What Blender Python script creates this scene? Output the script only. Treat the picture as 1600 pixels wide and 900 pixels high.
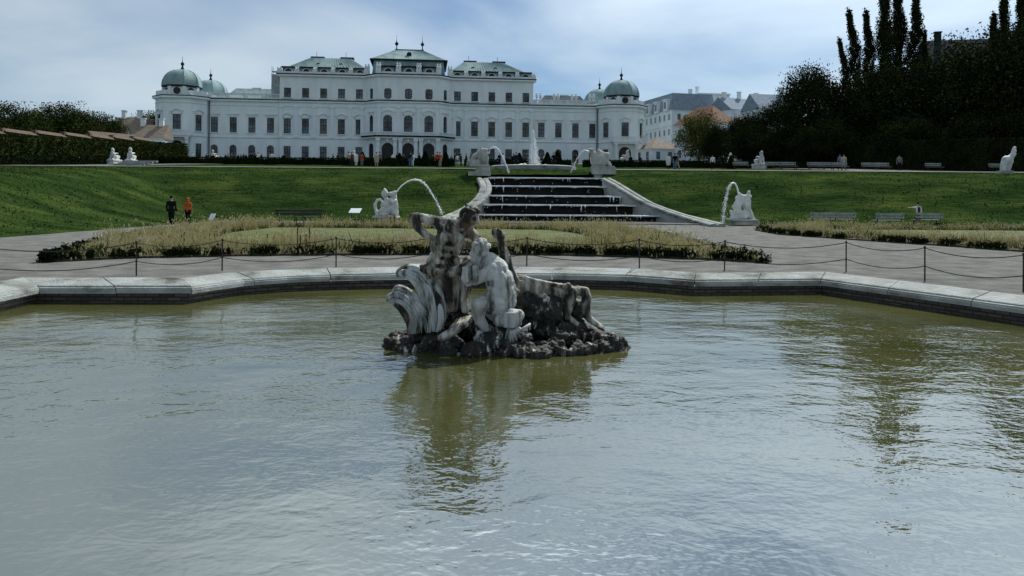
import bpy, bmesh, math, random
import numpy as np
from mathutils import Vector, Matrix, Euler, noise
from mathutils.geometry import delaunay_2d_cdt
R = math.radians
rng = np.random.default_rng(7)
random.seed(7)

# ---------------------------------------------------------------- camera, sky, sun, exposure
scene = bpy.context.scene
col = scene.collection
for o in list(bpy.data.objects): bpy.data.objects.remove(o)
F, CX, HY, ROLL, EYE = 1200.0, 800.0, 310.0, 0.007, 1.70
cam = bpy.data.cameras.new('camera'); camo = bpy.data.objects.new('camera', cam); col.objects.link(camo)
cam.sensor_width = 36; cam.lens = F / 1600 * 36; cam.shift_y = -(450 - HY) / 1600
cam.clip_start = 0.1; cam.clip_end = 6000
cr, sr = math.cos(ROLL), math.sin(ROLL)
camo.matrix_world = Matrix(((cr, -sr, 0, 0), (0, 0, -1, 0), (sr, cr, 0, EYE), (0, 0, 0, 1)))
scene.camera = camo
SUN_AZ, SUN_EL = R(29), R(49)      # azimuth measured from straight ahead towards the right
sund = Vector((math.sin(SUN_AZ) * math.cos(SUN_EL), math.cos(SUN_AZ) * math.cos(SUN_EL), math.sin(SUN_EL)))
w = bpy.data.worlds.new('World'); scene.world = w; w.use_nodes = True
nt = w.node_tree; nt.nodes.clear()
def N(nt, t, **kw):
    n = nt.nodes.new(t)
    for k, v in kw.items():
        if k in n.inputs.keys() if isinstance(k, str) else False: n.inputs[k].default_value = v
        else: setattr(n, k, v)
    return n
sky = N(nt, 'ShaderNodeTexSky', sky_type='NISHITA', sun_disc=False, sun_elevation=SUN_EL, sun_rotation=SUN_AZ,
        air_density=1.0, dust_density=0.25, ozone_density=2.0, altitude=200)
tc = N(nt, 'ShaderNodeTexCoord'); sep = N(nt, 'ShaderNodeSeparateXYZ'); nt.links.new(tc.outputs['Generated'], sep.inputs[0])
zz = N(nt, 'ShaderNodeMath', operation='ADD'); nt.links.new(sep.outputs['Z'], zz.inputs[0]); zz.inputs[1].default_value = 0.16
zm = N(nt, 'ShaderNodeMath', operation='MAXIMUM'); nt.links.new(zz.outputs[0], zm.inputs[0]); zm.inputs[1].default_value = 0.03
cmb = N(nt, 'ShaderNodeCombineXYZ')
for ax in 'XY':
    d = N(nt, 'ShaderNodeMath', operation='DIVIDE'); nt.links.new(sep.outputs[ax], d.inputs[0]); nt.links.new(zm.outputs[0], d.inputs[1])
    nt.links.new(d.outputs[0], cmb.inputs[ax])
mp = N(nt, 'ShaderNodeMapping'); nt.links.new(cmb.outputs[0], mp.inputs[0]); mp.inputs['Scale'].default_value = (0.7, 0.8, 1); mp.inputs['Location'].default_value = (2.3, 0.4, 0)
n1 = N(nt, 'ShaderNodeTexNoise'); nt.links.new(mp.outputs[0], n1.inputs['Vector'])
n1.inputs['Scale'].default_value = 1.1; n1.inputs['Detail'].default_value = 7; n1.inputs['Roughness'].default_value = 0.5; n1.inputs['Distortion'].default_value = 0.35
rp = N(nt, 'ShaderNodeValToRGB'); nt.links.new(n1.outputs['Fac'], rp.inputs[0])
rp.color_ramp.elements[0].position = 0.33; rp.color_ramp.elements[0].color = (0.08, 0.08, 0.08, 1)
rp.color_ramp.elements[1].position = 0.66; rp.color_ramp.elements[1].color = (0.8, 0.8, 0.8, 1)
mx = N(nt, 'ShaderNodeMix', data_type='RGBA'); nt.links.new(rp.outputs[0], mx.inputs[0]); tint = N(nt, 'ShaderNodeMix', data_type='RGBA', blend_type='MULTIPLY'); tint.inputs[0].default_value = 1.0; nt.links.new(sky.outputs[0], tint.inputs[6]); tint.inputs[7].default_value = (0.58, 0.70, 0.81, 1)
nt.links.new(tint.outputs[2], mx.inputs[6])
dotn = N(nt, 'ShaderNodeVectorMath', operation='DOT_PRODUCT'); nrmv = N(nt, 'ShaderNodeVectorMath', operation='NORMALIZE'); nt.links.new(tc.outputs['Generated'], nrmv.inputs[0]); nt.links.new(nrmv.outputs[0], dotn.inputs[0]); dotn.inputs[1].default_value = sund
d0 = N(nt, 'ShaderNodeMath', operation='MAXIMUM'); nt.links.new(dotn.outputs['Value'], d0.inputs[0]); d0.inputs[1].default_value = 0.0
d1 = N(nt, 'ShaderNodeMath', operation='POWER'); nt.links.new(d0.outputs[0], d1.inputs[0]); d1.inputs[1].default_value = 8.0
d2 = N(nt, 'ShaderNodeMath', operation='MULTIPLY_ADD'); nt.links.new(d1.outputs[0], d2.inputs[0]); d2.inputs[1].default_value = 3.4; d2.inputs[2].default_value = 0.88     # thin cloud scatters forward: brighter round the sun
cb = N(nt, 'ShaderNodeVectorMath', operation='SCALE'); cb.inputs[0].default_value = (7.5, 8.7, 9.5); nt.links.new(d2.outputs[0], cb.inputs['Scale']); nt.links.new(cb.outputs[0], mx.inputs[7])
bg = N(nt, 'ShaderNodeBackground'); nt.links.new(mx.outputs[2], bg.inputs[0]); bg.inputs[1].default_value = 0.08
wo = N(nt, 'ShaderNodeOutputWorld'); nt.links.new(bg.outputs[0], wo.inputs[0])
sl = bpy.data.lights.new('sun', 'SUN'); sl.energy = 4.6; sl.angle = R(0.6); sl.color = (1, 0.97, 0.90)
so = bpy.data.objects.new('sun', sl); col.objects.link(so); so.rotation_euler = (-sund).to_track_quat('-Z', 'Y').to_euler()
so.location = (60, 40, 60)
vs = scene.view_settings; vs.view_transform = 'Standard'; vs.look = 'None'; vs.exposure = 0.24; vs.gamma = 1; vs.use_curve_mapping = False
scene.render.engine = 'CYCLES'

# ---------------------------------------------------------------- pixel -> place
def H(X, Y):                        # height of the terrain: flat parterre, grass banks ahead and to the left, upper garden rising to the palace
    t = max((Y - (53 - 0.04 * X)) / 13.0, (-20 - X) / 14.0)
    t = min(max(t, 0.0), 1.0); t = t + 0.09 * math.sin(t * 2 * math.pi) * -1
    return t * (4.1 + 0.05 * (min(Y, 205) - 66))
def P(px, py, Y):
    a, b = (px - CX) * Y / F, (HY - py) * Y / F
    return Vector((a * cr - b * sr, Y, a * sr + b * cr + EYE))
def PZ(px, py, z):
    return P(px, py, (z - EYE) * F / ((px - CX) * sr + (HY - py) * cr))
def PT(px, py, off=0.0, y0=15.0, y1=240.0):   # where the pixel's ray meets the terrain
    Y = y0
    while Y < y1:
        p = P(px, py, Y)
        if p.z < H(p.x, Y) + off: return p
        Y += 0.1
    return P(px, py, y1)
def PX(px, Y, off=0.0):             # on the terrain at depth Y under this column
    p = P(px, 300, Y); p.z = H(p.x, Y) + off; return p

# ---------------------------------------------------------------- materials
def mat(name, c1, c2=None, scale=4.0, rough=0.8, bump=0.0, bscale=None, stretch=(1, 1, 1), c3=None, detail=6, lo=0.35, hi=0.65, spec=0.3, metal=0.0, coord='Object', bdist=0.05):
    m = bpy.data.materials.new(name); m.use_nodes = True; t = m.node_tree; b = t.nodes['Principled BSDF']
    b.inputs['Roughness'].default_value = rough; b.inputs['Specular IOR Level'].default_value = spec; b.inputs['Metallic'].default_value = metal
    if c2 is None: b.inputs['Base Color'].default_value = (*c1, 1)
    tcn = t.nodes.new('ShaderNodeTexCoord'); mpn = t.nodes.new('ShaderNodeMapping'); mpn.inputs['Scale'].default_value = stretch
    if coord == 'World':
        g = t.nodes.new('ShaderNodeNewGeometry'); t.links.new(g.outputs['Position'], mpn.inputs[0])
    else: t.links.new(tcn.outputs[coord], mpn.inputs[0])
    def noi(s, d=detail, r=0.6):
        n = t.nodes.new('ShaderNodeTexNoise'); n.inputs['Scale'].default_value = s; n.inputs['Detail'].default_value = d; n.inputs['Roughness'].default_value = r
        t.links.new(mpn.outputs[0], n.inputs['Vector']); return n
    if c2 is not None:
        n = noi(scale); r = t.nodes.new('ShaderNodeValToRGB'); t.links.new(n.outputs['Fac'], r.inputs[0])
        e = r.color_ramp.elements; e[0].position = lo; e[0].color = (*c1, 1); e[1].position = hi; e[1].color = (*c2, 1)
        if c3 is not None:
            e3 = e.new((lo + hi) / 2); e3.color = (*c3, 1)
        t.links.new(r.outputs[0], b.inputs['Base Color'])
    if bump:
        n2 = noi(bscale or scale * 4); bp = t.nodes.new('ShaderNodeBump'); bp.inputs['Strength'].default_value = bump; bp.inputs['Distance'].default_value = bdist
        t.links.new(n2.outputs['Fac'], bp.inputs['Height']); t.links.new(bp.outputs[0], b.inputs['Normal'])
    return m
M = {}
M['gravel'] = mat('gravel', (0.085, 0.087, 0.080), (0.205, 0.205, 0.192), 1.4, 1.0, 1.0, 22, coord='World', detail=15, bdist=0.06, spec=0.05, lo=0.28, hi=0.72)
M['grass'] = mat('grass', (0.008, 0.020, 0.006), (0.058, 0.080, 0.020), 0.5, 0.9, 1.0, 3.0, (0.38, 1.0, 1), (0.024, 0.045, 0.012), coord='World', detail=12, lo=0.3, hi=0.72, bdist=0.25, spec=0.0)
M['lawn_dry'] = mat('pale_lawn', (0.05, 0.07, 0.022), (0.115, 0.12, 0.045), 0.8, 0.9, 0.7, 8, coord='World', spec=0.1)
M['soil'] = mat('soil', (0.03, 0.025, 0.018), (0.06, 0.05, 0.035), 3, 0.95, 0.5, 12, coord='World')
M['plaster'] = mat('white_plaster', (0.60, 0.675, 0.695), (0.73, 0.795, 0.81), 0.35, 0.85, 0.25, 5, (1, 1, 0.4), detail=10)
M['trim'] = mat('pale_trim_stone', (0.56, 0.63, 0.65), (0.70, 0.76, 0.775), 0.8, 0.8, 0.3, 6, detail=8)
M['copper'] = mat('green_copper', (0.16, 0.245, 0.255), (0.28, 0.375, 0.38), 0.6, 0.8, 0.4, 3, (1, 1, 0.15), detail=8, spec=0.12)
M['slate'] = mat('dark_slate', (0.045, 0.06, 0.075), (0.10, 0.125, 0.14), 0.8, 0.85, 0.4, 3, spec=0.1)
M['gutter'] = mat('dark_gutter', (0.02, 0.025, 0.028), rough=0.95, spec=0.05)
M['frame'] = mat('dark_window_wood', (0.03, 0.027, 0.024), rough=0.6)
M['glass'] = mat('window_glass', (0.010, 0.016, 0.020), (0.15, 0.20, 0.23), 0.35, 0.15, spec=0.4, coord='World')
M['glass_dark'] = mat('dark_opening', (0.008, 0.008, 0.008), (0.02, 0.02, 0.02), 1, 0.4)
M['coping'] = mat('coping_stone', (0.045, 0.045, 0.034), (0.31, 0.335, 0.325), 1.1, 0.9, 1.0, 14, (1, 1, 2), (0.22, 0.235, 0.22), coord='World', detail=12, lo=0.3, hi=0.62)
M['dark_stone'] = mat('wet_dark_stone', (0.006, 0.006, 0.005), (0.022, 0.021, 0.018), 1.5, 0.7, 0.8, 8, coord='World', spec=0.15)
M['cascade_stone'] = mat('cascade_stone', (0.22, 0.23, 0.21), (0.46, 0.47, 0.43), 1.0, 0.8, 0.6, 5, coord='World', detail=10)
M['marble'] = mat('weathered_marble', (0.36, 0.38, 0.37), (0.66, 0.68, 0.66), 2.0, 0.7, 0.5, 10, (1, 1, 0.6), coord='World', detail=10)
M['iron'] = mat('black_iron', (0.012, 0.012, 0.012), rough=0.5)
M['wood_grey'] = mat('grey_bench_wood', (0.17, 0.19, 0.19), (0.30, 0.32, 0.315), 4, 0.8, 0.3, 12)
M['wood_dark'] = mat('dark_bench_wood', (0.02, 0.022, 0.02), (0.04, 0.04, 0.036), 4, 0.7)
M['foam'] = mat('white_water', (0.78, 0.82, 0.84), (0.9, 0.92, 0.93), 8, 0.35, 0.5, 12)
M['film'] = mat('water_film', (0.34, 0.38, 0.40), (0.62, 0.66, 0.68), 1.2, 0.25, 0.4, 9, coord='World')
M['bark'] = mat('bark', (0.02, 0.017, 0.013), (0.05, 0.042, 0.03), 3, 0.9, 0.6, 10, (1, 1, 0.3))
def leafmat(name, c1, c2, sc=0.5):
    m = mat(name, c1, c2, sc, 1.0, coord='World', spec=0.0, detail=4); return m
M['leaf_black'] = leafmat('leaves_dark', (0.010, 0.015, 0.006), (0.024, 0.032, 0.012))
M['leaf_green'] = leafmat('leaves_olive', (0.022, 0.034, 0.010), (0.06, 0.078, 0.022), 0.4)
M['leaf_yellow'] = leafmat('leaves_yellowing', (0.07, 0.09, 0.02), (0.20, 0.18, 0.05))
M['leaf_box'] = leafmat('leaves_boxwood', (0.006, 0.010, 0.004), (0.018, 0.026, 0.009), 2)
M['leaf_hedge'] = leafmat('leaves_hedge', (0.016, 0.026, 0.008), (0.042, 0.055, 0.016), 0.8)
M['dry1'] = mat('straw', (0.42, 0.365, 0.18), (0.62, 0.55, 0.32), 2, 1.0, coord='World', spec=0.0)
M['dry2'] = mat('olive_stems', (0.12, 0.125, 0.04), (0.25, 0.225, 0.085), 2, 1.0, coord='World', spec=0.0)
M['dry3'] = mat('dark_green_leaves', (0.03, 0.045, 0.012), (0.085, 0.105, 0.028), 2, 1.0, coord='World', spec=0.0)
M['petal'] = mat('pale_petals', (0.6, 0.56, 0.55), rough=0.8)
M['rust'] = mat('rusty_seedheads', (0.10, 0.05, 0.03), rough=0.9)
M['tile'] = mat('orange_roof_tiles', (0.13, 0.06, 0.032), (0.23, 0.115, 0.065), 2, 0.85, 0.5, 10)
M['tile_pale'] = mat('weathered_roof_tiles', (0.15, 0.115, 0.088), (0.25, 0.20, 0.155), 2, 0.85, 0.5, 10)
M['tile_brown'] = mat('brown_wall_tiles', (0.05, 0.036, 0.024), (0.11, 0.08, 0.052), 2, 0.9, 0.5, 10)
M['house_white'] = mat('house_render', (0.58, 0.63, 0.67), (0.70, 0.74, 0.76), 0.6, 0.9, 0.2, 5)
M['slate_blue'] = mat('blue_slate', (0.17, 0.215, 0.27), (0.25, 0.30, 0.35), 1.2, 0.9, 0.3, 5, spec=0.05)
M['wall_tan'] = mat('tan_wall', (0.085, 0.072, 0.048), (0.15, 0.125, 0.082), 1, 0.9, 0.3, 6)
M['sign'] = mat('white_sign', (0.75, 0.78, 0.80), rough=0.5)
M['wrap'] = mat('grey_scaffold_wrap', (0.20, 0.23, 0.26), (0.36, 0.40, 0.42), 0.8, 0.8, 0.6, 2)
M['skin'] = mat('skin', (0.45, 0.28, 0.2), rough=0.6)
def flat(name, c): 
    if name not in M: M[name] = mat(name, tuple(x * 0.8 for x in c), tuple(min(1, x * 1.15) for x in c), 6, 1.0, 0.3, 30, spec=0.02)
    return M[name]

# stained fountain sculpture stone: pale stone with dark and rusty runs
def stained(name, pale, mid, dark, rustc, amt, sc=3.2, wid=1.0):
    m = bpy.data.materials.new(name); m.use_nodes = True; t = m.node_tree; b = t.nodes['Principled BSDF']; b.inputs['Roughness'].default_value = 0.7; b.inputs['Specular IOR Level'].default_value = 0.3
    g = t.nodes.new('ShaderNodeNewGeometry')
    def noi(scale, st, det=8):
        mpn = t.nodes.new('ShaderNodeMapping'); mpn.inputs['Scale'].default_value = st; t.links.new(g.outputs['Position'], mpn.inputs[0])
        n = t.nodes.new('ShaderNodeTexNoise'); n.inputs['Scale'].default_value = scale; n.inputs['Detail'].default_value = det; n.inputs['Roughness'].default_value = 0.62
        t.links.new(mpn.outputs[0], n.inputs['Vector']); return n
    a = noi(sc * 1.7, (1, 1, 0.22), 9); ra = t.nodes.new('ShaderNodeValToRGB'); t.links.new(a.outputs['Fac'], ra.inputs[0])
    e = ra.color_ramp.elements; e[0].position = amt - 0.05 * wid; e[0].color = (*dark, 1); e[1].position = amt + 0.10 * wid; e[1].color = (*pale, 1)
    x = e.new(amt + 0.02); x.color = (*mid, 1)
    c = noi(2.6, (1, 1, 0.4), 5); rc = t.nodes.new('ShaderNodeValToRGB'); t.links.new(c.outputs['Fac'], rc.inputs[0])
    rc.color_ramp.elements[0].position = 0.56; rc.color_ramp.elements[0].color = (0, 0, 0, 1); rc.color_ramp.elements[1].position = 0.70; rc.color_ramp.elements[1].color = (0.6, 0.6, 0.6, 1)
    mxn = t.nodes.new('ShaderNodeMix'); mxn.data_type = 'RGBA'; t.links.new(rc.outputs[0], mxn.inputs[0]); t.links.new(ra.outputs[0], mxn.inputs[6]); mxn.inputs[7].default_value = (*rustc, 1)
    t.links.new(mxn.outputs[2], b.inputs['Base Color'])
    n2 = noi(40, (1, 1, 1)); bp = t.nodes.new('ShaderNodeBump'); bp.inputs['Strength'].default_value = 0.6; bp.inputs['Distance'].default_value = 0.012
    t.links.new(n2.outputs['Fac'], bp.inputs['Height']); t.links.new(bp.outputs[0], b.inputs['Normal'])
    return m
M['stain_dark'] = stained('stained_stone_dark', (0.44, 0.45, 0.415), (0.19, 0.175, 0.14), (0.014, 0.013, 0.010), (0.13, 0.075, 0.036), 0.505, 4.2, 1.5)
M['stain_pale'] = stained('stained_stone_pale', (0.43, 0.455, 0.445), (0.29, 0.305, 0.29), (0.03, 0.03, 0.025), (0.11, 0.065, 0.04), 0.45, 3.6, 1.7)
M['stain_reed'] = stained('stained_stone_reed', (0.42, 0.45, 0.44), (0.22, 0.23, 0.215), (0.02, 0.02, 0.016), (0.05, 0.045, 0.035), 0.46, 3.6)
M['rock'] = stained('dark_tufa_rock', (0.50, 0.50, 0.46), (0.05, 0.048, 0.04), (0.010, 0.010, 0.008), (0.03, 0.026, 0.016), 0.57, 6.0)

# ---------------------------------------------------------------- mesh helpers
class MB:
    def __init__(s): s.v = []; s.f = []; s.m = []
    def add(s, vs, fs, mi=0):
        o = len(s.v); s.v += [tuple(v) for v in vs]; s.f += [tuple(i + o for i in f) for f in fs]; s.m += [mi] * len(fs); return s
    def box(s, c, d, rz=0.0, mi=0, taper=1.0):
        x, y, z = d[0] / 2, d[1] / 2, d[2] / 2; ca, sa = math.cos(rz), math.sin(rz); vs = []
        for k, (a, b, e) in enumerate([(-x, -y, -z), (x, -y, -z), (x, y, -z), (-x, y, -z), (-x, -y, z), (x, -y, z), (x, y, z), (-x, y, z)]):
            if k > 3: a *= taper; b *= taper
            vs.append((c[0] + a * ca - b * sa, c[1] + a * sa + b * ca, c[2] + e))
        return s.add(vs, [(0, 3, 2, 1), (4, 5, 6, 7), (0, 1, 5, 4), (1, 2, 6, 5), (2, 3, 7, 6), (3, 0, 4, 7)], mi)
    def prism(s, poly, z0, z1, mi=0):
        n = len(poly); vs = [(p[0], p[1], z0) for p in poly] + [(p[0], p[1], z1) for p in poly]
        return s.add(vs, [tuple(range(n - 1, -1, -1)), tuple(range(n, 2 * n))] + [(i, (i + 1) % n, n + (i + 1) % n, n + i) for i in range(n)], mi)
    def tube(s, path, rad, n=6, mi=0, cap=True, flat=1.0):
        path = [Vector(p) for p in path]
        if not hasattr(rad, '__len__'): rad = [rad] * len(path)
        up = Vector((0, 0, 1)); vs = []
        for i, p in enumerate(path):
            d = (path[min(i + 1, len(path) - 1)] - path[max(i - 1, 0)]); d = d.normalized() if d.length else up
            a = d.cross(up if abs(d.z) < 0.95 else Vector((1, 0, 0))).normalized(); b = a.cross(d)
            for k in range(n):
                t = 2 * math.pi * k / n; vs.append(p + a * math.cos(t) * rad[i] + b * math.sin(t) * rad[i] * flat)
        fs = [(i * n + k, i * n + (k + 1) % n, (i + 1) * n + (k + 1) % n, (i + 1) * n + k) for i in range(len(path) - 1) for k in range(n)]
        if cap: fs += [tuple(range(n - 1, -1, -1)), tuple(range((len(path) - 1) * n, len(path) * n))]
        return s.add(vs, fs, mi)
    def lathe(s, c, prof, n=12, mi=0, rot=0.0, sx=1.0, sy=1.0):
        vs = [(c[0] + r * sx * math.cos(2 * math.pi * k / n + rot), c[1] + r * sy * math.sin(2 * math.pi * k / n + rot), c[2] + z) for r, z in prof for k in range(n)]
        fs = [(i * n + k, i * n + (k + 1) % n, (i + 1) * n + (k + 1) % n, (i + 1) * n + k) for i in range(len(prof) - 1) for k in range(n)]
        fs += [tuple(range(n - 1, -1, -1)), tuple(range((len(prof) - 1) * n, len(prof) * n))]
        return s.add(vs, fs, mi)
    def ell(s, c, r, n=10, m=6, rot=None, mi=0):
        c = Vector(c); vs = []
        for i in range(1, m):
            a = math.pi * i / m
            for k in range(n):
                t = 2 * math.pi * k / n; vs.append(Vector((r[0] * math.sin(a) * math.cos(t), r[1] * math.sin(a) * math.sin(t), r[2] * math.cos(a))))
        vs += [Vector((0, 0, r[2])), Vector((0, 0, -r[2]))]
        if rot is not None: vs = [rot @ v for v in vs]
        vs = [c + v for v in vs]; T, B = len(vs) - 2, len(vs) - 1
        fs = [(i * n + (k + 1) % n, i * n + k, (i + 1) * n + k, (i + 1) * n + (k + 1) % n) for i in range(m - 2) for k in range(n)]
        fs += [(T, k, (k + 1) % n) for k in range(n)] + [(B, (m - 2) * n + (k + 1) % n, (m - 2) * n + k) for k in range(n)]
        return s.add(vs, fs, mi)
    def mesh(s, name, mats, smooth=False):
        me = bpy.data.meshes.new(name); me.from_pydata(s.v, [], s.f)
        for m_ in (mats if isinstance(mats, (list, tuple)) else [mats]): me.materials.append(m_)
        if any(s.m): me.polygons.foreach_set('material_index', s.m)
        if smooth: me.polygons.foreach_set('use_smooth', [True] * len(s.f))
        me.update(); return me
    def build(s, name, mats, parent=None, smooth=False):
        return link(name, s.mesh(name, mats, smooth), parent)
def link(name, me, parent=None):
    o = bpy.data.objects.new(name, me); col.objects.link(o)
    if parent is not None: o.parent = parent
    return o
def tag(o, label=None, cat=None, group=None, kind=None):
    if label: o['label'] = label
    if cat: o['category'] = cat
    if group: o['group'] = group
    if kind: o['kind'] = kind
    return o
def thing(name, label, cat, loc=(0, 0, 0), rz=0.0, group=None):
    o = bpy.data.objects.new(name, None); col.objects.link(o); o.empty_display_size = 0.2
    o.location = loc; o.rotation_euler = (0, 0, rz); return tag(o, label, cat, group)
def copy_tree(o, parent=None):
    c = o.copy(); col.objects.link(c); c.parent = parent
    for ch in o.children: copy_tree(ch, c)
    return c
def fastmesh(name, V, Fq, mats, mi=None):       # numpy quads / tris
    me = bpy.data.meshes.new(name); nf, k = Fq.shape
    me.vertices.add(len(V)); me.vertices.foreach_set('co', np.asarray(V, np.float32).ravel())
    me.loops.add(nf * k); me.loops.foreach_set('vertex_index', Fq.astype(np.int32).ravel())
    me.polygons.add(nf); me.polygons.foreach_set('loop_start', np.arange(0, nf * k, k, dtype=np.int32))
    for m_ in mats: me.materials.append(m_)
    if mi is not None: me.polygons.foreach_set('material_index', np.asarray(mi, np.int32))
    me.update(calc_edges=True); return me
def cards(C, size, rngl, up_bias=0.0, aspect=0.6):    # leaf-sized quads at the points C
    n = len(C); a = rngl.normal(size=(n, 3)); a /= np.linalg.norm(a, axis=1, keepdims=True)
    b = rngl.normal(size=(n, 3)); b -= a * (a * b).sum(1, keepdims=True); b /= np.linalg.norm(b, axis=1, keepdims=True)
    s = size * rngl.uniform(0.6, 1.4, (n, 1)); a = a * s; b = b * s * aspect
    V = np.stack([C - a, C - b * 0.9, C + a, C + b * 0.9], 1).reshape(-1, 3)
    return V, np.arange(4 * n).reshape(n, 4)

# ---------------------------------------------------------------- sculpting: overlapping rounded volumes fused into one skin
class Sculpt:
    def __init__(s): s.b = MB(); s.regs = []
    def chain(s, pts, tagi=0):       # pts: (Vector, radius)
        for i, (p, r) in enumerate(pts):
            s.b.ell(p, (r, r, r), 12, 8)
            if i:
                q, r2 = pts[i - 1]; L = (Vector(p) - Vector(q)).length
                n = max(1, int(L / (0.5 * min(r, r2))))
                if n > 24: n = 24
                for k in range(1, n):
                    t = k / n; rr = r2 + (r - r2) * t; s.b.ell(Vector(q).lerp(Vector(p), t), (rr, rr, rr), 10, 7)
                s.regs.append((Vector(q), Vector(p), r2, r, tagi))
        if len(pts) == 1: s.regs.append((Vector(pts[0][0]), Vector(pts[0][0]), pts[0][1], pts[0][1], tagi))
        return s
    def ell(s, c, r, rot=None, tagi=0):
        s.b.ell(c, r, 14, 9, rot); s.regs.append((Vector(c), Vector(c), max(r), max(r), tagi)); return s
    def boxp(s, c, d, rz=0.0): s.b.box(c, d, rz); return s
    def done(s, name, mats, voxel, smooth=4, noise_amp=0.0, noise_sc=4.0, regions=False, ridged=False):
        me = s.b.mesh('tmp', []); o = bpy.data.objects.new('tmp', me); col.objects.link(o)
        m = o.modifiers.new('r', 'REMESH'); m.mode = 'VOXEL'; m.voxel_size = voxel
        if smooth: m2 = o.modifiers.new('s', 'SMOOTH'); m2.factor = 0.5; m2.iterations = smooth
        dg = bpy.context.evaluated_depsgraph_get(); res = bpy.data.meshes.new_from_object(o.evaluated_get(dg))
        bpy.data.objects.remove(o); bpy.data.meshes.remove(me); res.name = name; res.materials.clear()
        for mm in (mats if isinstance(mats, (list, tuple)) else [mats]): res.materials.append(mm)
        if noise_amp:
            nrm = [v.normal.copy() for v in res.vertices]
            for v, n_ in zip(res.vertices, nrm):
                q = v.co * noise_sc
                a = noise.fractal(q, 0.9, 2.1, 4)
                if ridged: a = 0.7 * a + 0.9 * (0.35 - abs(noise.noise(q * 1.7)))
                v.co += n_ * a * noise_amp
        if regions:
            A = np.array([r[0] for r in s.regs]); B = np.array([r[1] for r in s.regs]); ra = np.array([r[2] for r in s.regs]); rb = np.array([r[3] for r in s.regs]); tg = np.array([r[4] for r in s.regs])
            idx = []
            for p in res.polygons:
                c = np.array(p.center); d = B - A; L = (d * d).sum(1); t = np.where(L > 0, ((c - A) * d).sum(1) / np.maximum(L, 1e-9), 0); t = np.clip(t, 0, 1)
                dist = np.linalg.norm(A + d * t[:, None] - c, axis=1) - (ra + (rb - ra) * t); idx.append(int(tg[np.argmin(dist)]))
            res.polygons.foreach_set('material_index', idx)
        res.polygons.foreach_set('use_smooth', [True] * len(res.polygons)); res.update(); return res

# ================================================================ SETTING
# ---------------------------------------------------------------- pool outline (inner lip of the coping)
WATER_Z = -0.42
lip = [(-9.6, 2.4), (-9.3, 8.0), (-9.15, 13.0), (-9.25, 15.05), (-6.3, 15.15), (-6.15, 15.6), (-5.75, 16.55), (-5.0, 17.2), (-4.0, 17.65), (-2.6, 18.0), (-1.0, 18.2),
       (0.6, 18.25), (1.7, 18.2), (2.75, 18.0), (3.5, 17.45), (4.05, 17.0), (7.0, 17.4), (8.8, 13.2), (10.4, 9.4), (13.3, 2.4)]
def offset(poly, d, closed):
    n = len(poly); out = []
    for i in range(n):
        p = Vector(poly[i]); a = Vector(poly[i - 1]) if (i or closed) else None; b = Vector(poly[(i + 1) % n]) if (i < n - 1 or closed) else None
        ns = []
        for q, r_ in ((a, p), (p, b)):
            if q is None or r_ is None: continue
            t = (r_ - q); t = Vector((t.x, t.y)).normalized(); ns.append(Vector((-t.y, t.x)))
        m_ = sum(ns, Vector((0, 0))); m_ = m_.normalized(); k = max(m_.dot(ns[0]), 0.55)
        out.append(p + m_ * d / k)
    return out
lipv = [Vector(p) for p in lip]
outer = offset(lip, 0.92, True)
def inpoly(x, y, poly):
    c = False; n = len(poly); j = n - 1
    for i in range(n):
        xi, yi = poly[i][0], poly[i][1]; xj, yj = poly[j][0], poly[j][1]
        if (yi > y) != (yj > y) and x < (xj - xi) * (y - yi) / (yj - yi) + xi: c = not c
        j = i
    return c
# ground sheet to the horizon with the pool cut out
big = [(-2500, -800), (2500, -800), (2500, 4000), (-2500, 4000), (-70, -12), (70, -12), (70, 70), (-70, 70)]
hole = offset(lip, 0.64, True)
vin = [Vector(p) for p in big] + [Vector(p) for p in hole]; n0 = len(big); nh = len(hole)
ed = [(0, 1), (1, 2), (2, 3), (3, 0), (4, 5), (5, 6), (6, 7), (7, 4)] + [(n0 + i, n0 + (i + 1) % nh) for i in range(nh)]
r_ = delaunay_2d_cdt(vin, ed, [], 0, 1e-5); gv, gf = r_[0], r_[2]
gfs = []
for f in gf:
    c = sum((gv[i] for i in f), Vector((0, 0))) / 3
    if not inpoly(c.x, c.y, hole): gfs.append(tuple(f))
g = MB(); g.add([(v.x, v.y, 0) for v in gv], gfs)
ground = tag(g.build('ground', M['gravel']), kind='structure')
# grass banks and upper garden
def lump(x, y): return 0.09 * noise.noise(Vector((x * 0.28, y * 0.8, 0))) + 0.05 * noise.noise(Vector((x * 0.9, y * 1.9, 3)))
CY1 = PT(850, 277.5, -0.12, 46).y + 0.5
wallR_px = [(947, 279), (962, 287), (985, 301), (1015, 318), (1055, 333), (1090, 343), (1122, 351)]
wallL_px = [(754, 279), (759, 292), (753, 306), (738, 320), (715, 333), (690, 343)]
wallR = [PT(x, y, 0.22, 48) for x, y in wallR_px]; wallL = [PT(x, y, 0.22, 48) for x, y in wallL_px]
casc_poly = [(p.x, p.y) for p in wallL][::-1]; casc_poly = casc_poly + [(wallL[0].x, CY1), (wallR[0].x, CY1)] + [(p.x, p.y) for p in wallR]
xs = np.concatenate([np.arange(-400, -60, 12), np.arange(-60, 60, 0.5), np.arange(60, 401, 12)]); ys = np.concatenate([np.arange(10, 46, 1.0), np.arange(46, 80, 0.5), np.arange(80, 240, 3), np.arange(240, 700, 20)])
V = np.zeros((len(ys), len(xs), 3))
for j, y in enumerate(ys):
    for i, x in enumerate(xs):
        h = H(x, y); 
        bumpz = lump(x, y)
        V[j, i] = (x, y, h + (bumpz if h > 0.02 else 0) - (0.05 if h <= 0 else 0))
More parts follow.
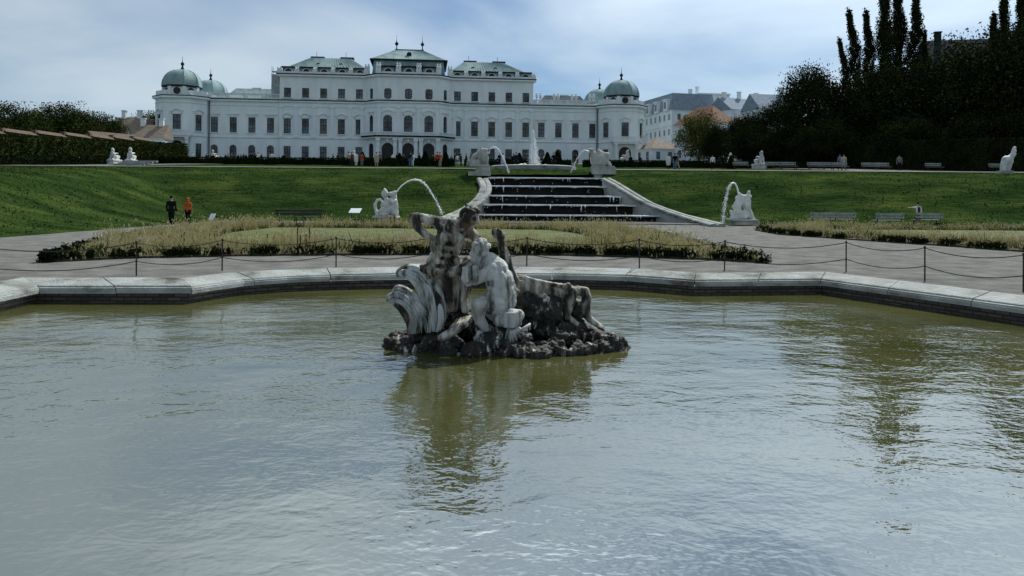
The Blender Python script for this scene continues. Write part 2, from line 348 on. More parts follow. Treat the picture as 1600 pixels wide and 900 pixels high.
idx = np.arange(len(ys) * len(xs)).reshape(len(ys), len(xs)); fq = []
for j in range(len(ys) - 1):
    for i in range(len(xs) - 1):
        if V[j:j + 2, i:i + 2, 2].max() <= -0.04: continue
        cxm, cym = (xs[i] + xs[i + 1]) / 2, (ys[j] + ys[j + 1]) / 2
        if 46 < cym < 69 and -12 < cxm < 18 and inpoly(cxm, cym, casc_poly): continue
        fq.append((idx[j, i], idx[j, i + 1], idx[j + 1, i + 1], idx[j + 1, i]))
me = fastmesh('lawn', V.reshape(-1, 3), np.array(fq), [M['grass']]); me.polygons.foreach_set('use_smooth', [True] * len(me.polygons))
lawn = tag(link('lawn', me), kind='structure')
# short tufts that break the mown banks up
def scatter_grass():
    n = 110000; X = rng.uniform(-46, 44, n); Y = rng.uniform(26, 70, n); keep = []
    for i in range(n):
        h = H(X[i], Y[i])
        if h < 0.05 or h > 4.3: continue
        if abs(X[i] / Y[i]) > 0.72: continue
        if inpoly(X[i], Y[i], casc_poly): continue
        if noise.noise(Vector((X[i] * 0.35, Y[i] * 0.9, 5))) < -0.25: continue
        keep.append((X[i], Y[i], h + lump(X[i], Y[i])))
    C = np.array(keep); n = len(C); ang = rng.uniform(0, 6.28, n); L = rng.uniform(0.03, 0.08, n); W = rng.uniform(0.02, 0.06, n)
    dx = np.cos(ang) * W; dy = np.sin(ang) * W; lean = rng.normal(0, 0.09, (n, 2)); lean[:, 1] -= 0.03
    V = np.stack([C + np.c_[-dx, -dy, np.full(n, -0.03)], C + np.c_[dx, dy, np.full(n, -0.03)], C + np.c_[lean, L]], 1).reshape(-1, 3)
    mi = rng.choice(3, n, p=[0.55, 0.4, 0.05])
    me = fastmesh('grass_tufts', V, np.arange(3 * n).reshape(n, 3), [flat('blade_a', (0.030, 0.055, 0.015)), flat('blade_b', (0.052, 0.078, 0.020)), flat('blade_c', (0.024, 0.044, 0.012))], mi)
    tag(link('grass_tufts', me), 'short mown grass covering the sloping green banks', 'grass', kind='stuff')
scatter_grass()
# gravel walks of the upper garden, laid as sheets that follow the terrain
def sheet(name, x0, x1, y0, y1, m, off=0.05, nx=40, ny=6):
    b = MB(); vs = []; fs = []
    for j in range(ny + 1):
        for i in range(nx + 1):
            x = x0 + (x1 - x0) * i / nx; y = y0 + (y1 - y0) * j / ny; vs.append((x, y, H(x, y) + off))
    for j in range(ny):
        for i in range(nx):
            k = j * (nx + 1) + i; fs.append((k, k + 1, k + nx + 2, k + nx + 1))
    return tag(b.add(vs, fs).build(name, m), kind='structure')
sheet('gravel_walk', -52, -2.5, 70.5, 76, M['gravel'], 0.08)
sheet('gravel_walk', 8.5, 75, 69.2, 76, M['gravel'], 0.08)
sheet('gravel_forecourt', -110, 60, 168, 210, M['gravel'], 0.08, 60, 12)
sheet('gravel_path', -46, -40, 76.05, 168, M['gravel'], 0.08, 4, 20)
sheet('gravel_path', 34, 42, 76.05, 168, M['gravel'], 0.08, 4, 20)

# ---------------------------------------------------------------- pool: water, basin wall, coping stones
def water_material():
    m = bpy.data.materials.new('pool_water'); m.use_nodes = True; t = m.node_tree; t.nodes.clear()
    out = t.nodes.new('ShaderNodeOutputMaterial'); mixs = t.nodes.new('ShaderNodeMixShader'); d = t.nodes.new('ShaderNodeBsdfDiffuse'); gl = t.nodes.new('ShaderNodeBsdfGlossy'); fr = t.nodes.new('ShaderNodeFresnel')
    g_ = t.nodes.new('ShaderNodeNewGeometry')
    def noi(scale, st, det, rough=0.5, dist=0.0):
        mpn = t.nodes.new('ShaderNodeMapping'); mpn.inputs['Scale'].default_value = st; t.links.new(g_.outputs['Position'], mpn.inputs[0])
        n = t.nodes.new('ShaderNodeTexNoise'); n.inputs['Scale'].default_value = scale; n.inputs['Detail'].default_value = det; n.inputs['Roughness'].default_value = rough; n.inputs['Distortion'].default_value = dist
        t.links.new(mpn.outputs[0], n.inputs['Vector']); return n
    na = noi(3.2, (0.8, 1.0, 1), 3, 0.55, 0.4); nb = noi(0.9, (1, 1, 1), 2); nc = noi(14, (0.8, 1.0, 1), 2)
    amp = noi(0.22, (1, 1.6, 1), 3); rampa = t.nodes.new('ShaderNodeMapRange'); t.links.new(amp.outputs['Fac'], rampa.inputs[0]); rampa.inputs[1].default_value = 0.35; rampa.inputs[2].default_value = 0.68; rampa.inputs[3].default_value = 0.35; rampa.inputs[4].default_value = 1.45
    def ma(op, a, b):
        n = t.nodes.new('ShaderNodeMath'); n.operation = op
        for k, x in enumerate((a, b)):
            if isinstance(x, (int, float)): n.inputs[k].default_value = x
            else: t.links.new(x, n.inputs[k])
        return n.outputs[0]
    h = ma('ADD', ma('ADD', ma('MULTIPLY', na.outputs['Fac'], 0.015), ma('MULTIPLY', nb.outputs['Fac'], 0.020)), ma('MULTIPLY', nc.outputs['Fac'], 0.0040))
    h = ma('MULTIPLY', h, rampa.outputs[0])
    bp = t.nodes.new('ShaderNodeBump'); bp.inputs['Strength'].default_value = 1.0; bp.inputs['Distance'].default_value = 1.0; t.links.new(h, bp.inputs['Height'])
    for n in (gl, fr): t.links.new(bp.outputs[0], n.inputs['Normal'])
    fr.inputs['IOR'].default_value = 5.5; gl.inputs['Roughness'].default_value = 0.04; gl.inputs['Color'].default_value = (0.97, 0.98, 1, 1)
    nd = noi(0.5, (1, 1, 1), 4); rd = t.nodes.new('ShaderNodeValToRGB'); t.links.new(nd.outputs['Fac'], rd.inputs[0])
    rd.color_ramp.elements[0].position = 0.35; rd.color_ramp.elements[0].color = (0.044, 0.048, 0.014, 1); rd.color_ramp.elements[1].position = 0.65; rd.color_ramp.elements[1].color = (0.070, 0.072, 0.024, 1)
    t.links.new(rd.outputs[0], d.inputs['Color'])
    t.links.new(fr.outputs[0], mixs.inputs[0]); t.links.new(d.outputs[0], mixs.inputs[1]); t.links.new(gl.outputs[0], mixs.inputs[2]); t.links.new(mixs.outputs[0], out.inputs[0]); return m
M['water'] = water_material()
wl = offset(lip, 0.2, True); b = MB(); b.add([(p.x, p.y, WATER_Z) for p in wl], [tuple(range(len(wl)))[::-1]])
wob = b.build('pool_water', M['water']); tag(wob, kind='structure')
if wob.data.polygons[0].normal.z < 0: wob.data.flip_normals()
pool = thing('pool_basin', 'pale stone coping rim of the lobed garden pool', 'pool rim', (0, 18.7, 0))
def sweep(b, pts, prof, parent_off=(0, 0, 0)):
    n = len(prof); vs = []
    for p, d in pts:
        for o, z in prof: vs.append((p.x + d.x * o - parent_off[0], p.y + d.y * o - parent_off[1], z - parent_off[2]))
    fs = [(i * n + k, (i + 1) * n + k, (i + 1) * n + (k + 1) % n, i * n + (k + 1) % n) for i in range(len(pts) - 1) for k in range(n)]
    fs += [tuple(range(n)), tuple(range((len(pts) - 1) * n, len(pts) * n))[::-1]]
    b.add(vs, fs)
ofs1 = offset(lip, 1.0, True)
nod = [(lipv[i], ofs1[i] - lipv[i]) for i in range(len(lip))]
nod = nod + [nod[0]]
# subdivide into stones about 1.9 m long, joints 10 mm
prof = [(0.0, -0.225), (0.0, -0.15), (0.02, -0.142), (0.025, -0.118), (0.07, -0.11), (0.085, -0.085), (0.10, -0.075), (0.45, -0.025), (0.60, 0.004), (0.70, 0.014), (0.74, 0.010), (0.74, -0.2)]
def lerpn(a, b, t): return (a[0].lerp(b[0], t), a[1].lerp(b[1], t))
groups = [list(range(0, 4)), [3, 4], list(range(4, 17))[:12], [15, 16], [16, 17, 18, 19], [19, 20]]
for gidx in groups:
    pts = [nod[i] for i in gidx]; cum = [0]
    for a, c in zip(pts, pts[1:]): cum.append(cum[-1] + (c[0] - a[0]).length)
    L = cum[-1]; k = max(1, round(L / 1.75))
    def at(s_):
        for i in range(len(cum) - 1):
            if s_ <= cum[i + 1] + 1e-6: return lerpn(pts[i], pts[i + 1], (s_ - cum[i]) / (cum[i + 1] - cum[i]))
        return pts[-1]
    for q in range(k):
        s0, s1 = L * q / k + 0.009, L * (q + 1) / k - 0.009
        ss = [s0] + [c for c in cum if s0 + 0.05 < c < s1 - 0.05] + [s1]
        dz = rng.uniform(-0.006, 0.006); do = rng.uniform(-0.01, 0.01)
        b = MB(); sweep(b, [at(x) for x in ss], [(o + do, z + dz) for o, z in prof], (0, 18.7, 0)); b.build('coping_stone', M['coping'], pool)
# basin wall under the coping, laid in brick courses
bm_ = bpy.data.materials.new('basin_bricks'); bm_.use_nodes = True; t = bm_.node_tree; br = t.nodes.new('ShaderNodeTexBrick'); uv = t.nodes.new('ShaderNodeUVMap')
t.links.new(uv.outputs[0], br.inputs['Vector']); br.inputs['Scale'].default_value = 1.0; br.inputs['Brick Width'].default_value = 0.28; br.inputs['Row Height'].default_value = 0.075; br.inputs['Mortar Size'].default_value = 0.012
br.inputs['Color1'].default_value = (0.10, 0.09, 0.07, 1); br.inputs['Color2'].default_value = (0.045, 0.04, 0.032, 1); br.inputs['Mortar'].default_value = (0.015, 0.014, 0.012, 1)
pb = t.nodes['Principled BSDF']; t.links.new(br.outputs['Color'], pb.inputs['Base Color']); pb.inputs['Roughness'].default_value = 0.85
bp = t.nodes.new('ShaderNodeBump'); t.links.new(br.outputs['Fac'], bp.inputs['Height']); bp.invert = True; bp.inputs['Distance'].default_value = 0.02; t.links.new(bp.outputs[0], pb.inputs['Normal'])
wv = offset(lip, 0.16, True); b = MB(); n = len(wv); b.add([(p.x, p.y - 18.7, -0.24) for p in wv] + [(p.x, p.y - 18.7, -1.0) for p in wv], [(i, (i + 1) % n, n + (i + 1) % n, n + i) for i in range(n)])
bw = b.build('basin_wall', bm_, pool); ul = bw.data.uv_layers.new(); s_ = 0
for i, p in enumerate(bw.data.polygons):
    L = (wv[(i + 1) % n] - wv[i]).length
    for li in p.loop_indices:
        vi = bw.data.loops[li].vertex_index; ul.data[li].uv = ((s_ + (L if (vi % n) == (i + 1) % n else 0)), 0 if vi < n else -0.76)
    s_ += L

# ---------------------------------------------------------------- chain fence along the pool
fence = thing('chain_fence', 'thin black posts with two slack hanging chains along the pool', 'fence', (0, 20, 0))
post_px = [(-130, 452), (-40, 441), (213, 431), (347, 423.5), (525, 417.4), (672, 415.5), (823, 416), (999, 419.5), (1132, 423.5), (1322, 425), (1445, 438.5), (1599, 456.5), (1790, 476)]
posts = [PZ(x, y, 0.0) for x, y in post_px]; orig = Vector((0, 20, 0)); ph = 0.72
pm = MB().tube([(0, 0, -0.05), (0, 0, ph)], 0.016, 8).lathe((0, 0, ph), [(0.024, -0.02), (0.026, 0.0), (0.018, 0.02), (0.004, 0.03)], 8).lathe((0, 0, ph * 0.43), [(0.022, -0.015), (0.022, 0.015)], 8).mesh('post', M['iron'])
for p in posts:
    o = link('post', pm, fence); o.location = p - orig; o.rotation_euler = (random.uniform(-.015, .015), random.uniform(-.015, .015), 0)
for a, c in zip(posts, posts[1:]):
    for zt, sag in ((ph - 0.02, 0.17), (ph * 0.43, 0.17)):
        L = (c - a).length; pts = []; sg = min(sag, zt - 0.05) * min(1.0, 0.35 + L / 6)
        for k in range(17):
            t_ = k / 16; q = a.lerp(c, t_); pts.append(Vector((q.x, q.y, zt - sg * 4 * t_ * (1 - t_))) - orig)
        rad = [0.0085 + 0.002 * (k % 2) for k in range(17)]
        MB().tube(pts, rad, 5).build('chain', M['iron'], fence)

# ---------------------------------------------------------------- planted beds
def bed(name, outline, label, inner_w, dens, seed, tall=1.0):
    g_ = np.random.default_rng(seed); cxm = sum(p[0] for p in outline) / len(outline); cym = sum(p[1] for p in outline) / len(outline)
    root = thing(name, label, 'flower bed', (cxm, cym, 0)); off = np.array([cxm, cym, 0])
    inner = offset(outline, inner_w, True)
    inner = [tuple(p) for p in inner]
    b = MB(); b.prism([(p[0] - cxm, p[1] - cym) for p in outline], -0.05, 0.06); b.build('soil', M['soil'], root)
    if inner_w < 50:
        b = MB(); b.prism([(p[0] - cxm, p[1] - cym) for p in inner], 0.0, 0.09); b.build('lawn', M['lawn_dry'], root)
    x0, x1 = min(p[0] for p in outline), max(p[0] for p in outline); y0, y1 = min(p[1] for p in outline), max(p[1] for p in outline)
    pts = []; edge = []
    n = len(outline)
    def dist_edge(x, y):
        best = 9
        for i in range(n):
            a = Vector(outline[i]); c = Vector(outline[(i + 1) % n]); d = c - a; t_ = max(0, min(1, ((Vector((x, y)) - a).dot(d)) / d.length_squared)); best = min(best, (a + d * t_ - Vector((x, y))).length)
        return best
    tries = int((x1 - x0) * (y1 - y0) * dens)
    P_ = np.c_[g_.uniform(x0, x1, tries), g_.uniform(y0, y1, tries)]
    P_ = [p for p in P_ if inpoly(p[0], p[1], outline) and abs(p[0] / p[1]) < 0.75]
    P_ = [(p[0], p[1], dist_edge(*p)) for p in P_]; P_ = [p for p in P_ if p[2] < inner_w]
    # blades and stems
    Vs = []; Fs = []; mi = []; k = 0
    for x, y, de in P_:
        f = noise.noise(Vector((x * 0.55, y * 0.55, seed))); f2 = noise.noise(Vector((x * 1.6, y * 1.6, seed + 9)))
        f3 = noise.noise(Vector((x * 3.4, y * 3.4, seed + 4)))
        h = max(0.10, 0.30 + 0.42 * f + 0.30 * f2 + 0.12 * f3) * tall * min(1, 0.35 + de * 0.8)
        kind = 0 if 0.8 * f + 0.8 * f2 + 0.4 * f3 + g_.normal(0, 0.12) > -0.06 else 2
        if g_.random() < 0.25 * max(0, -f3): continue
        for q in range(4):
            hh = max(0.08, h * g_.uniform(0.5, 1.15) * (1.45 if g_.random() < 0.12 else 1)); a = g_.uniform(0, 6.28); lean = g_.normal(0, 0.28 * hh, 2); wd = g_.uniform(0.004, 0.011) * (3.0 if kind == 2 else 1)
            bx, by = x + g_.normal(0, 0.07), y + g_.normal(0, 0.07); dx, dy = math.cos(a) * wd, math.sin(a) * wd
            Vs += [(bx - dx, by - dy, 0.03), (bx + dx, by + dy, 0.03), (bx + dx * .7 + lean[0] * .45, by + dy * .7 + lean[1] * .45, hh * 0.6), (bx - dx * .7 + lean[0] * .45, by - dy * .7 + lean[1] * .45, hh * 0.6), (bx + lean[0], by + lean[1], hh)]
            mm = kind if kind == 2 else (0 if g_.random() < 0.55 else 1)
            Fs += [(k, k + 1, k + 2), (k, k + 2, k + 3), (k + 3, k + 2, k + 4)]; mi += [1 if mm == 0 and g_.random() < .5 else mm, mm, mm]; k += 5
            if kind == 0 and q < 2:       # seed head
                s_ = g_.uniform(0.010, 0.026); tz = hh
                Vs += [(bx + lean[0] - s_, by + lean[1], tz), (bx + lean[0], by + lean[1], tz - s_ * 2), (bx + lean[0] + s_, by + lean[1] + s_ * .6, tz), (bx + lean[0], by + lean[1], tz + s_ * 2.5)]
                Fs += [(k, k + 1, k + 2), (k, k + 2, k + 3)]; mi += [0, 0]; k += 4
        r2 = g_.random()
        if r2 < 0.006:
            for q in range(3):
                s_ = 0.03; bx, by, bz = x + g_.normal(0, 0.1), y + g_.normal(0, 0.1), h * 1.1 + g_.normal(0, 0.05)
                Vs += [(bx - s_, by, bz), (bx, by - s_, bz - s_), (bx + s_, by, bz), (bx, by, bz + s_)]; Fs += [(k, k + 1, k + 2), (k, k + 2, k + 3)]; mi += [3, 3]; k += 4
        elif r2 < 0.0072:
            for q in range(4):
                bx, by = x + g_.normal(0, 0.12), y + g_.normal(0, 0.12); hh = h * g_.uniform(1.0, 1.7)
                Vs += [(bx - 0.015, by, 0.05), (bx + 0.015, by, 0.05), (bx + 0.02, by, hh), (bx - 0.02, by, hh)]; Fs += [(k, k + 1, k + 2), (k, k + 2, k + 3)]; mi += [4, 4]; k += 4
    me = fastmesh('plants', np.array(Vs) - off, np.array(Fs), [M['dry1'], M['dry2'], M['dry3'], M['petal'], M['rust']], mi)
    tag(link('plants', me, root), kind='stuff')
    # clipped box edging
    C = []
    for i in range(n):
        a = np.array(outline[i]); c = np.array(outline[(i + 1) % n]); L = np.linalg.norm(c - a); m_ = int(L * 1000)
        t_ = g_.uniform(0, 1, m_)[:, None]; q = a + (c - a) * t_; nn = np.array([(c - a)[1], -(c - a)[0]]) / L
        q = q - nn * g_.uniform(-0.02, 0.30, m_)[:, None]; C.append(np.c_[q, np.abs(g_.normal(0.13, 0.075, m_))])
    C = np.concatenate(C); C = C[np.abs(C[:, 0] / np.maximum(C[:, 1], 1)) < 0.75]; C = C[np.array([noise.noise(Vector((c[0] * 1.3, c[1] * 1.3, seed))) + .5 * noise.noise(Vector((c[0] * 4, c[1] * 4, seed))) > -0.22 + c[2] * 0.9 for c in C])]
    V, Fq = cards(C, 0.045, g_); tag(link('box_edging', fastmesh('box_edging', V - off, Fq, [M['leaf_box']]), root), kind='stuff')
    return root
def zg(x, y): p = PZ(x, y, 0); return (p.x, p.y)
b1 = [zg(62, 411), zg(200, 404), zg(400, 400), zg(640, 398.5), zg(850, 399), zg(1000, 402.5), zg(1120, 407), zg(1200, 412), (6.7, 28), (6.5, 36), (4.5, 43), (-15.8, 44), (-16.0, 34), (-14.2, 26)]
bed('garden_bed', b1, 'long planted bed of dry grasses between the pool and the cascade', 3.4, 75, 3, 1.05)
b2 = [zg(1218, 367), zg(1330, 375), zg(1470, 384.5), zg(1640, 397), (26, 24), (40, 26), (40, 46), (16, 46), (13.6, 43)]
bed('garden_bed', b2, 'planted bed with grassy border beside the right gravel walk and benches', 3.0, 60, 5, 1.0)

# ================================================================ CASCADE
cas = thing('cascade', 'wide dark stepped water cascade with thin white sheets of water', 'cascade', (3.5, 52, 0)); co = Vector((3.5, 52, 0))
led = [(277.5, 762, 946), (290.5, 757, 955), (305.5, 752, 983), (319.5, 744, 1012), (335.5, 728, 1052), (353.0, 690, 1112)]
lp = []
for y, xa, xb in led:
    p = PT(850, y, -0.12, 46); lp.append((P(xa, y, p.y).x, P(xb, y, p.y).x, p.y, p.z))
lp[-1] = (lp[-1][0], lp[-1][1], lp[-1][2], max(lp[-1][3], 0.10))
for k, (xa, xb, Y, z) in enumerate(lp):
    Yb = lp[k - 1][2] + 0.35 if k else Y + 1.4
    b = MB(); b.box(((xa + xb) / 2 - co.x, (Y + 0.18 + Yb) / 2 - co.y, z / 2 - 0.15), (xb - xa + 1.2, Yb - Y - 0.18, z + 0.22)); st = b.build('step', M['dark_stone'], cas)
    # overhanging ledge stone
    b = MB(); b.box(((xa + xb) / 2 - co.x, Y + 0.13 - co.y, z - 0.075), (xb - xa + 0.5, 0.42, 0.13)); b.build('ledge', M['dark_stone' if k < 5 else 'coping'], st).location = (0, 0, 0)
    # film of water slipping over the lip: uneven ribbon
    if k < 5:
        b = MB(); X = xa + 0.1; vs = []; fs = []; nseg = 90
        for i in range(nseg + 1):
            t_ = i / nseg; x = xa + (xb - xa) * t_; a = noise.noise(Vector((x * 0.9, k * 7.0, 0))); a2 = noise.noise(Vector((x * 3.1, k * 3.0, 4)))
            drop = 0.085 + 0.06 * max(0, a + 0.3) + 0.06 * max(0, a2); zc = z + 0.006
            vs += [(x - co.x, Y + 0.30 - co.y, zc), (x - co.x, Y - 0.085 - co.y, zc + 0.004), (x - co.x, Y - 0.125 - co.y, zc - 0.03), (x - co.x, Y - 0.13 - co.y, zc - drop)]
            if i: q = 4 * i; fs += [(q - 4 + j, q + j, q + j + 1, q - 3 + j) for j in range(3)]
        b.add(vs, fs).build('water_film', M['film'], st, True)
        # broken threads of falling water
        b = MB(); nxt = lp[k + 1][3]
        for i in range(16):
            c_ = random.random(); x = xa + (xb - xa) * (0.1 + 0.85 * (c_ ** (0.7 if k > 1 else 1.0))); 
            if noise.noise(Vector((x * 0.8, k * 5.0, 2))) < 0.02: continue
            L = random.uniform(0.12, min(0.55, z - nxt)); wd = random.uniform(0.015, 0.05); x2 = x + random.uniform(-.05, .05)
            b.tube([(x - co.x, Y - 0.13 - co.y, z - 0.03), (x2 - co.x, Y - 0.16 - co.y, z - 0.03 - L * .5), (x2 - co.x + random.uniform(-.04, .04), Y - 0.17 - co.y, z - 0.03 - L)], [wd * .6, wd, wd * .3], 6)
        for i in range(12):
            x = random.uniform(xa, xb); s_ = random.uniform(0.015, 0.03); b.ell((x - co.x, Y - 0.25 - co.y - random.random() * .2, z - random.uniform(0.1, 0.55)), (s_, s_, s_ * 1.4), 6, 4)
        tag(b.build('falling_water', M['foam'], st, True), kind='stuff')
# bottom catch basin rim with statues standing at both ends
pr = PT(900, 353, 0, 46)
# curved side walls of coping blocks
def curved_wall(pts, label, inward):
    root = thing('cascade_wall', label, 'wall', (pts[-1].x, pts[-1].y, 0)); o_ = Vector((pts[-1].x, pts[-1].y, 0))
    den = []
    for i in range(len(pts) - 1):
        for k in range(6):
            t_ = k / 6; p0 = pts[max(i - 1, 0)]; p1, p2 = pts[i], pts[i + 1]; p3 = pts[min(i + 2, len(pts) - 1)]
            den.append(0.5 * ((2 * p1) + (p2 - p0) * t_ + (2 * p0 - 5 * p1 + 4 * p2 - p3) * t_ ** 2 + (3 * p1 - p0 - 3 * p2 + p3) * t_ ** 3))
    den.append(pts[-1])
    def sect(i, prof_):
        p = den[i]; d = (den[min(i + 1, len(den) - 1)] - den[max(i - 1, 0)]); d.z = 0; d.normalize(); nn = Vector((-d.y, d.x, 0)) * inward
        return [Vector((p.x, p.y, 0)) + nn * a + Vector((0, 0, (max(-0.1, p.z + zt) if zt > -5 else -0.1))) - o_ for a, zt in prof_]
    cop = [(-0.48, -0.2), (-0.48, -0.02), (-0.40, 0.05), (-0.12, 0.06), (-0.08, 0.0), (0.04, 0.0), (0.08, 0.07), (0.40, 0.08), (0.48, 0.0), (0.48, -0.2)]
    bodyp = [(-0.38, -9), (-0.38, -0.16), (0.38, -0.16), (0.38, -9)]
    def loft(idx, prof_):
        b = MB(); n = len(prof_); vs = [v for i in idx for v in sect(i, prof_)]
        fs = [(i * n + k, i * n + (k + 1) % n, (i + 1) * n + (k + 1) % n, (i + 1) * n + k) for i in range(len(idx) - 1) for k in range(n)] + [tuple(range(n))[::-1], tuple(range((len(idx) - 1) * n, len(idx) * n))]
        b.add(vs, fs); bm = bmesh.new(); return b
    loft(list(range(len(den))), bodyp).build('wall_body', M['cascade_stone'], root)
    step = 5
    for i in range(0, len(den) - 1, step):
        idx_ = list(range(i, min(i + step, len(den) - 1) + 1)); loft(idx_, cop).build('coping_stone', M['coping'], root)
    return root
curved_wall(wallR, 'pale curved stone wall sweeping down the right bank beside the cascade', 1)
curved_wall(wallL, 'pale curved stone wall descending behind the pool sculpture to the cascade foot', -1)

# ================================================================ PALACE
YAW = R(6.5); pc = P(638, 258.5, 217); PAL_Z = H(pc.x, 205)
pal = thing('palace', 'long white baroque palace with green copper roofs and corner domes', 'palace', (pc.x, pc.y, PAL_Z), YAW)
def arch_poly(cx, z0, w_, h, kind):
    r_ = w_ / 2
    if kind == 'rect': return [(cx - r_, z0), (cx + r_, z0), (cx + r_, z0 + h), (cx - r_, z0 + h)]
    if kind == 'arch':
        zc = z0 + h - r_; return [(cx - r_, z0), (cx + r_, z0)] + [(cx + r_ * math.cos(a), zc + r_ * math.sin(a)) for a in np.linspace(0, math.pi, 11)]
    if kind == 'seg':    # window with a shouldered rounded head
        zc = z0 + h - r_ * 0.75; return [(cx - r_, z0), (cx + r_, z0)] + [(cx + r_ * (1 if i in (0,) else 1) * math.cos(a), zc + r_ * 0.75 * math.sin(a)) for i, a in enumerate(np.linspace(0, math.pi, 9))]
    if kind == 'octo':
        c = r_ * 0.4; return [(cx - r_ + c, z0), (cx + r_ - c, z0), (cx + r_, z0 + c), (cx + r_, z0 + h - c), (cx + r_ - c, z0 + h), (cx - r_ + c, z0 + h), (cx - r_, z0 + h - c), (cx - r_, z0 + c)]
wcache = {}
def winparts(kind, w_, h, style):
    key = (kind, w_, h, style)
    if key in wcache: return wcache[key]
    pl = arch_poly(0, 0, w_, h, kind); n = len(pl)
    inn = [(x * (1 - 0.24 / w_), 0.10 + (z) * (1 - 0.20 / h)) for x, z in pl]
    b = MB()   # frame ring
    vs = [(x, 0.20, z) for x, z in pl] + [(x, 0.20, z) for x, z in inn] + [(x, 0.36, z) for x, z in inn]
    b.add(vs, [(i, (i + 1) % n, n + (i + 1) % n, n + i) for i in range(n)] + [(n + i, n + (i + 1) % n, 2 * n + (i + 1) % n, 2 * n + i) for i in range(n)])
    if style != 'open':
        b.box((0, 0.27, h / 2), (0.16, 0.1, h - 0.15))
        if h > 3.0: b.box((0, 0.26, h * 0.56), (w_ - 0.1, 0.12, 0.20)); b.box((0, 0.29, h * 0.28), (w_ - 0.1, 0.07, 0.07)); b.box((0, 0.29, h * 0.79), (w_ - 0.1, 0.07, 0.07))
        else: b.box((0, 0.27, h * 0.5), (w_ - 0.1, 0.1, 0.12))
        if w_ > 1.6:
            for sx in (-0.25, 0.25): b.box((sx * w_, 0.29, h * 0.45), (0.06, 0.06, h * 0.86))
    fr = b.mesh('window', M['frame'])
    p = MB().add([(x, 0.335, z) for x, z in pl], [tuple(range(n))[::-1]]).mesh('pane', M['glass_dark' if style == 'open' else 'glass'])
    si = MB().box((0, -0.05, -0.14), (w_ + 0.7, 0.5, 0.2)).mesh('sill', M['trim']) if style in ('up', 'third', 'low', 'mid') else None
    ho = MB(); z = h
    if style == 'up': ho.box((0, -0.14, z + 0.85), (w_ + 1.3, 0.42, 0.22)).box((0, -0.06, z + 0.5), (w_ + 0.8, 0.16, 0.45))
    elif style == 'mid':       # curved baroque hood
        ho.box((-w_ / 2 - .22, -.06, h / 2 + .1), (.3, .2, h + .5)).box((w_ / 2 + .22, -.06, h / 2 + .1), (.3, .2, h + .5)).box((0, -.06, h + .2), (w_ + .7, .2, .36))
        for i in range(8):
            t0, t1 = -1 + i / 4, -1 + (i + 1) / 4; f = lambda t: 0.75 + 0.55 * max(0, math.cos(t * 2.1)) ** 1.0
            ho.add([((w_ / 2 + .7) * t0, y, z + f(t0) + q) for y in (-0.32, 0.05) for q in (0, .22)] + [((w_ / 2 + .7) * t1, y, z + f(t1) + q) for y in (-0.32, 0.05) for q in (0, .22)],
                   [(0, 4, 5, 1), (1, 5, 7, 3), (0, 2, 6, 4)])
        ho.box((0, -0.1, z + 0.55), (0.7, 0.25, 0.7))
    elif style in ('arch', 'low'):
        q = arch_poly(0, 0, w_ + 0.9, h + 0.45, kind); m_ = len(q)
        ho.add([(x, -0.10, zz_) for x, zz_ in pl] + [(x, -0.10, zz_) for x, zz_ in q] + [(x, 0.05, zz_) for x, zz_ in q], [(i, (i + 1) % n, n + (i + 1) % n, n + i) for i in range(1, n)] + [(n + i, n + (i + 1) % n, 2 * n + (i + 1) % n, 2 * n + i) for i in range(1, n)])
    hm = ho.mesh('hood', M['trim']) if ho.v else None
    wcache[key] = (fr, p, si, hm); return wcache[key]
def panel(name, p0, p1, z0, z1, ops, root=pal, m_='plaster', depth=0.45):
    a = Vector(p0); d = Vector(p1) - a; L = d.length; d.normalize(); inn = Vector((d.y, -d.x))
    def loc(s_, z, dep=0.0): q = a + d * s_ + inn * dep; return (q.x, -q.y, z)
    pts = [(0, z0), (L, z0), (L, z1), (0, z1)]; ed_ = [(0, 1), (1, 2), (2, 3), (3, 0)]; polys = []
    for (cx, wz, w_, h, kind, style) in ops:
        pl = arch_poly(cx, wz, w_, h, kind); k = len(pts); pts += pl; ed_ += [(k + i, k + (i + 1) % len(pl)) for i in range(len(pl))]; polys.append(pl)
    rr = delaunay_2d_cdt([Vector(p) for p in pts], ed_, [], 0, 1e-5); b = MB(); fs = []
    for f in rr[2]:
        c = sum((rr[0][i] for i in f), Vector((0, 0))) / len(f)
        if not any(inpoly(c.x, c.y, pl) for pl in polys): fs.append(tuple(f))
    b.add([loc(v.x, v.y) for v in rr[0]], fs)
    for pl in polys:
        n = len(pl); b.add([loc(x, z) for x, z in pl] + [loc(x, z, depth) for x, z in pl], [(i, (i + 1) % n, n + (i + 1) % n, n + i) for i in range(n)])
    wo_ = b.build(name, M[m_], root)
    ang = math.atan2(-d.y, d.x)
    for (cx, wz, w_, h, kind, style) in ops:
        fr, p, si, hm = winparts(kind, w_, h, style); o = link('door' if style == 'door' or style == 'open' else 'window', fr, root); o.location = loc(cx, wz); o.rotation_euler = (0, 0, ang)
        link('pane', p, o)
        if si: link('sill', si, o)
        if hm: link('hood', hm, o)
    return wo_
def band(name, poly, z0, z1, proj, m_, root=pal, base=None):     # horizontal moulding following the facade
    po = offset([(p[0], p[1]) for p in poly], proj, False); b = MB(); n = len(poly)
    vs = []
    for p, q in zip(poly, po): vs += [(p[0], -p[1], z0), (q.x, -q.y, z0 + (z1 - z0) * 0.35), (q.x, -q.y, z1), (p[0], -p[1], z1)]
    fs = [(4 * i + k, 4 * i + 4 + k, 4 * i + 5 + k, 4 * i + 1 + k) for i in range(n - 1) for k in range(3)]
    fs += [(0, 1, 2, 3), (4 * n - 4, 4 * n - 1, 4 * n - 2, 4 * n - 3)]
    return b.add(vs, fs).build(name, M[m_], root)
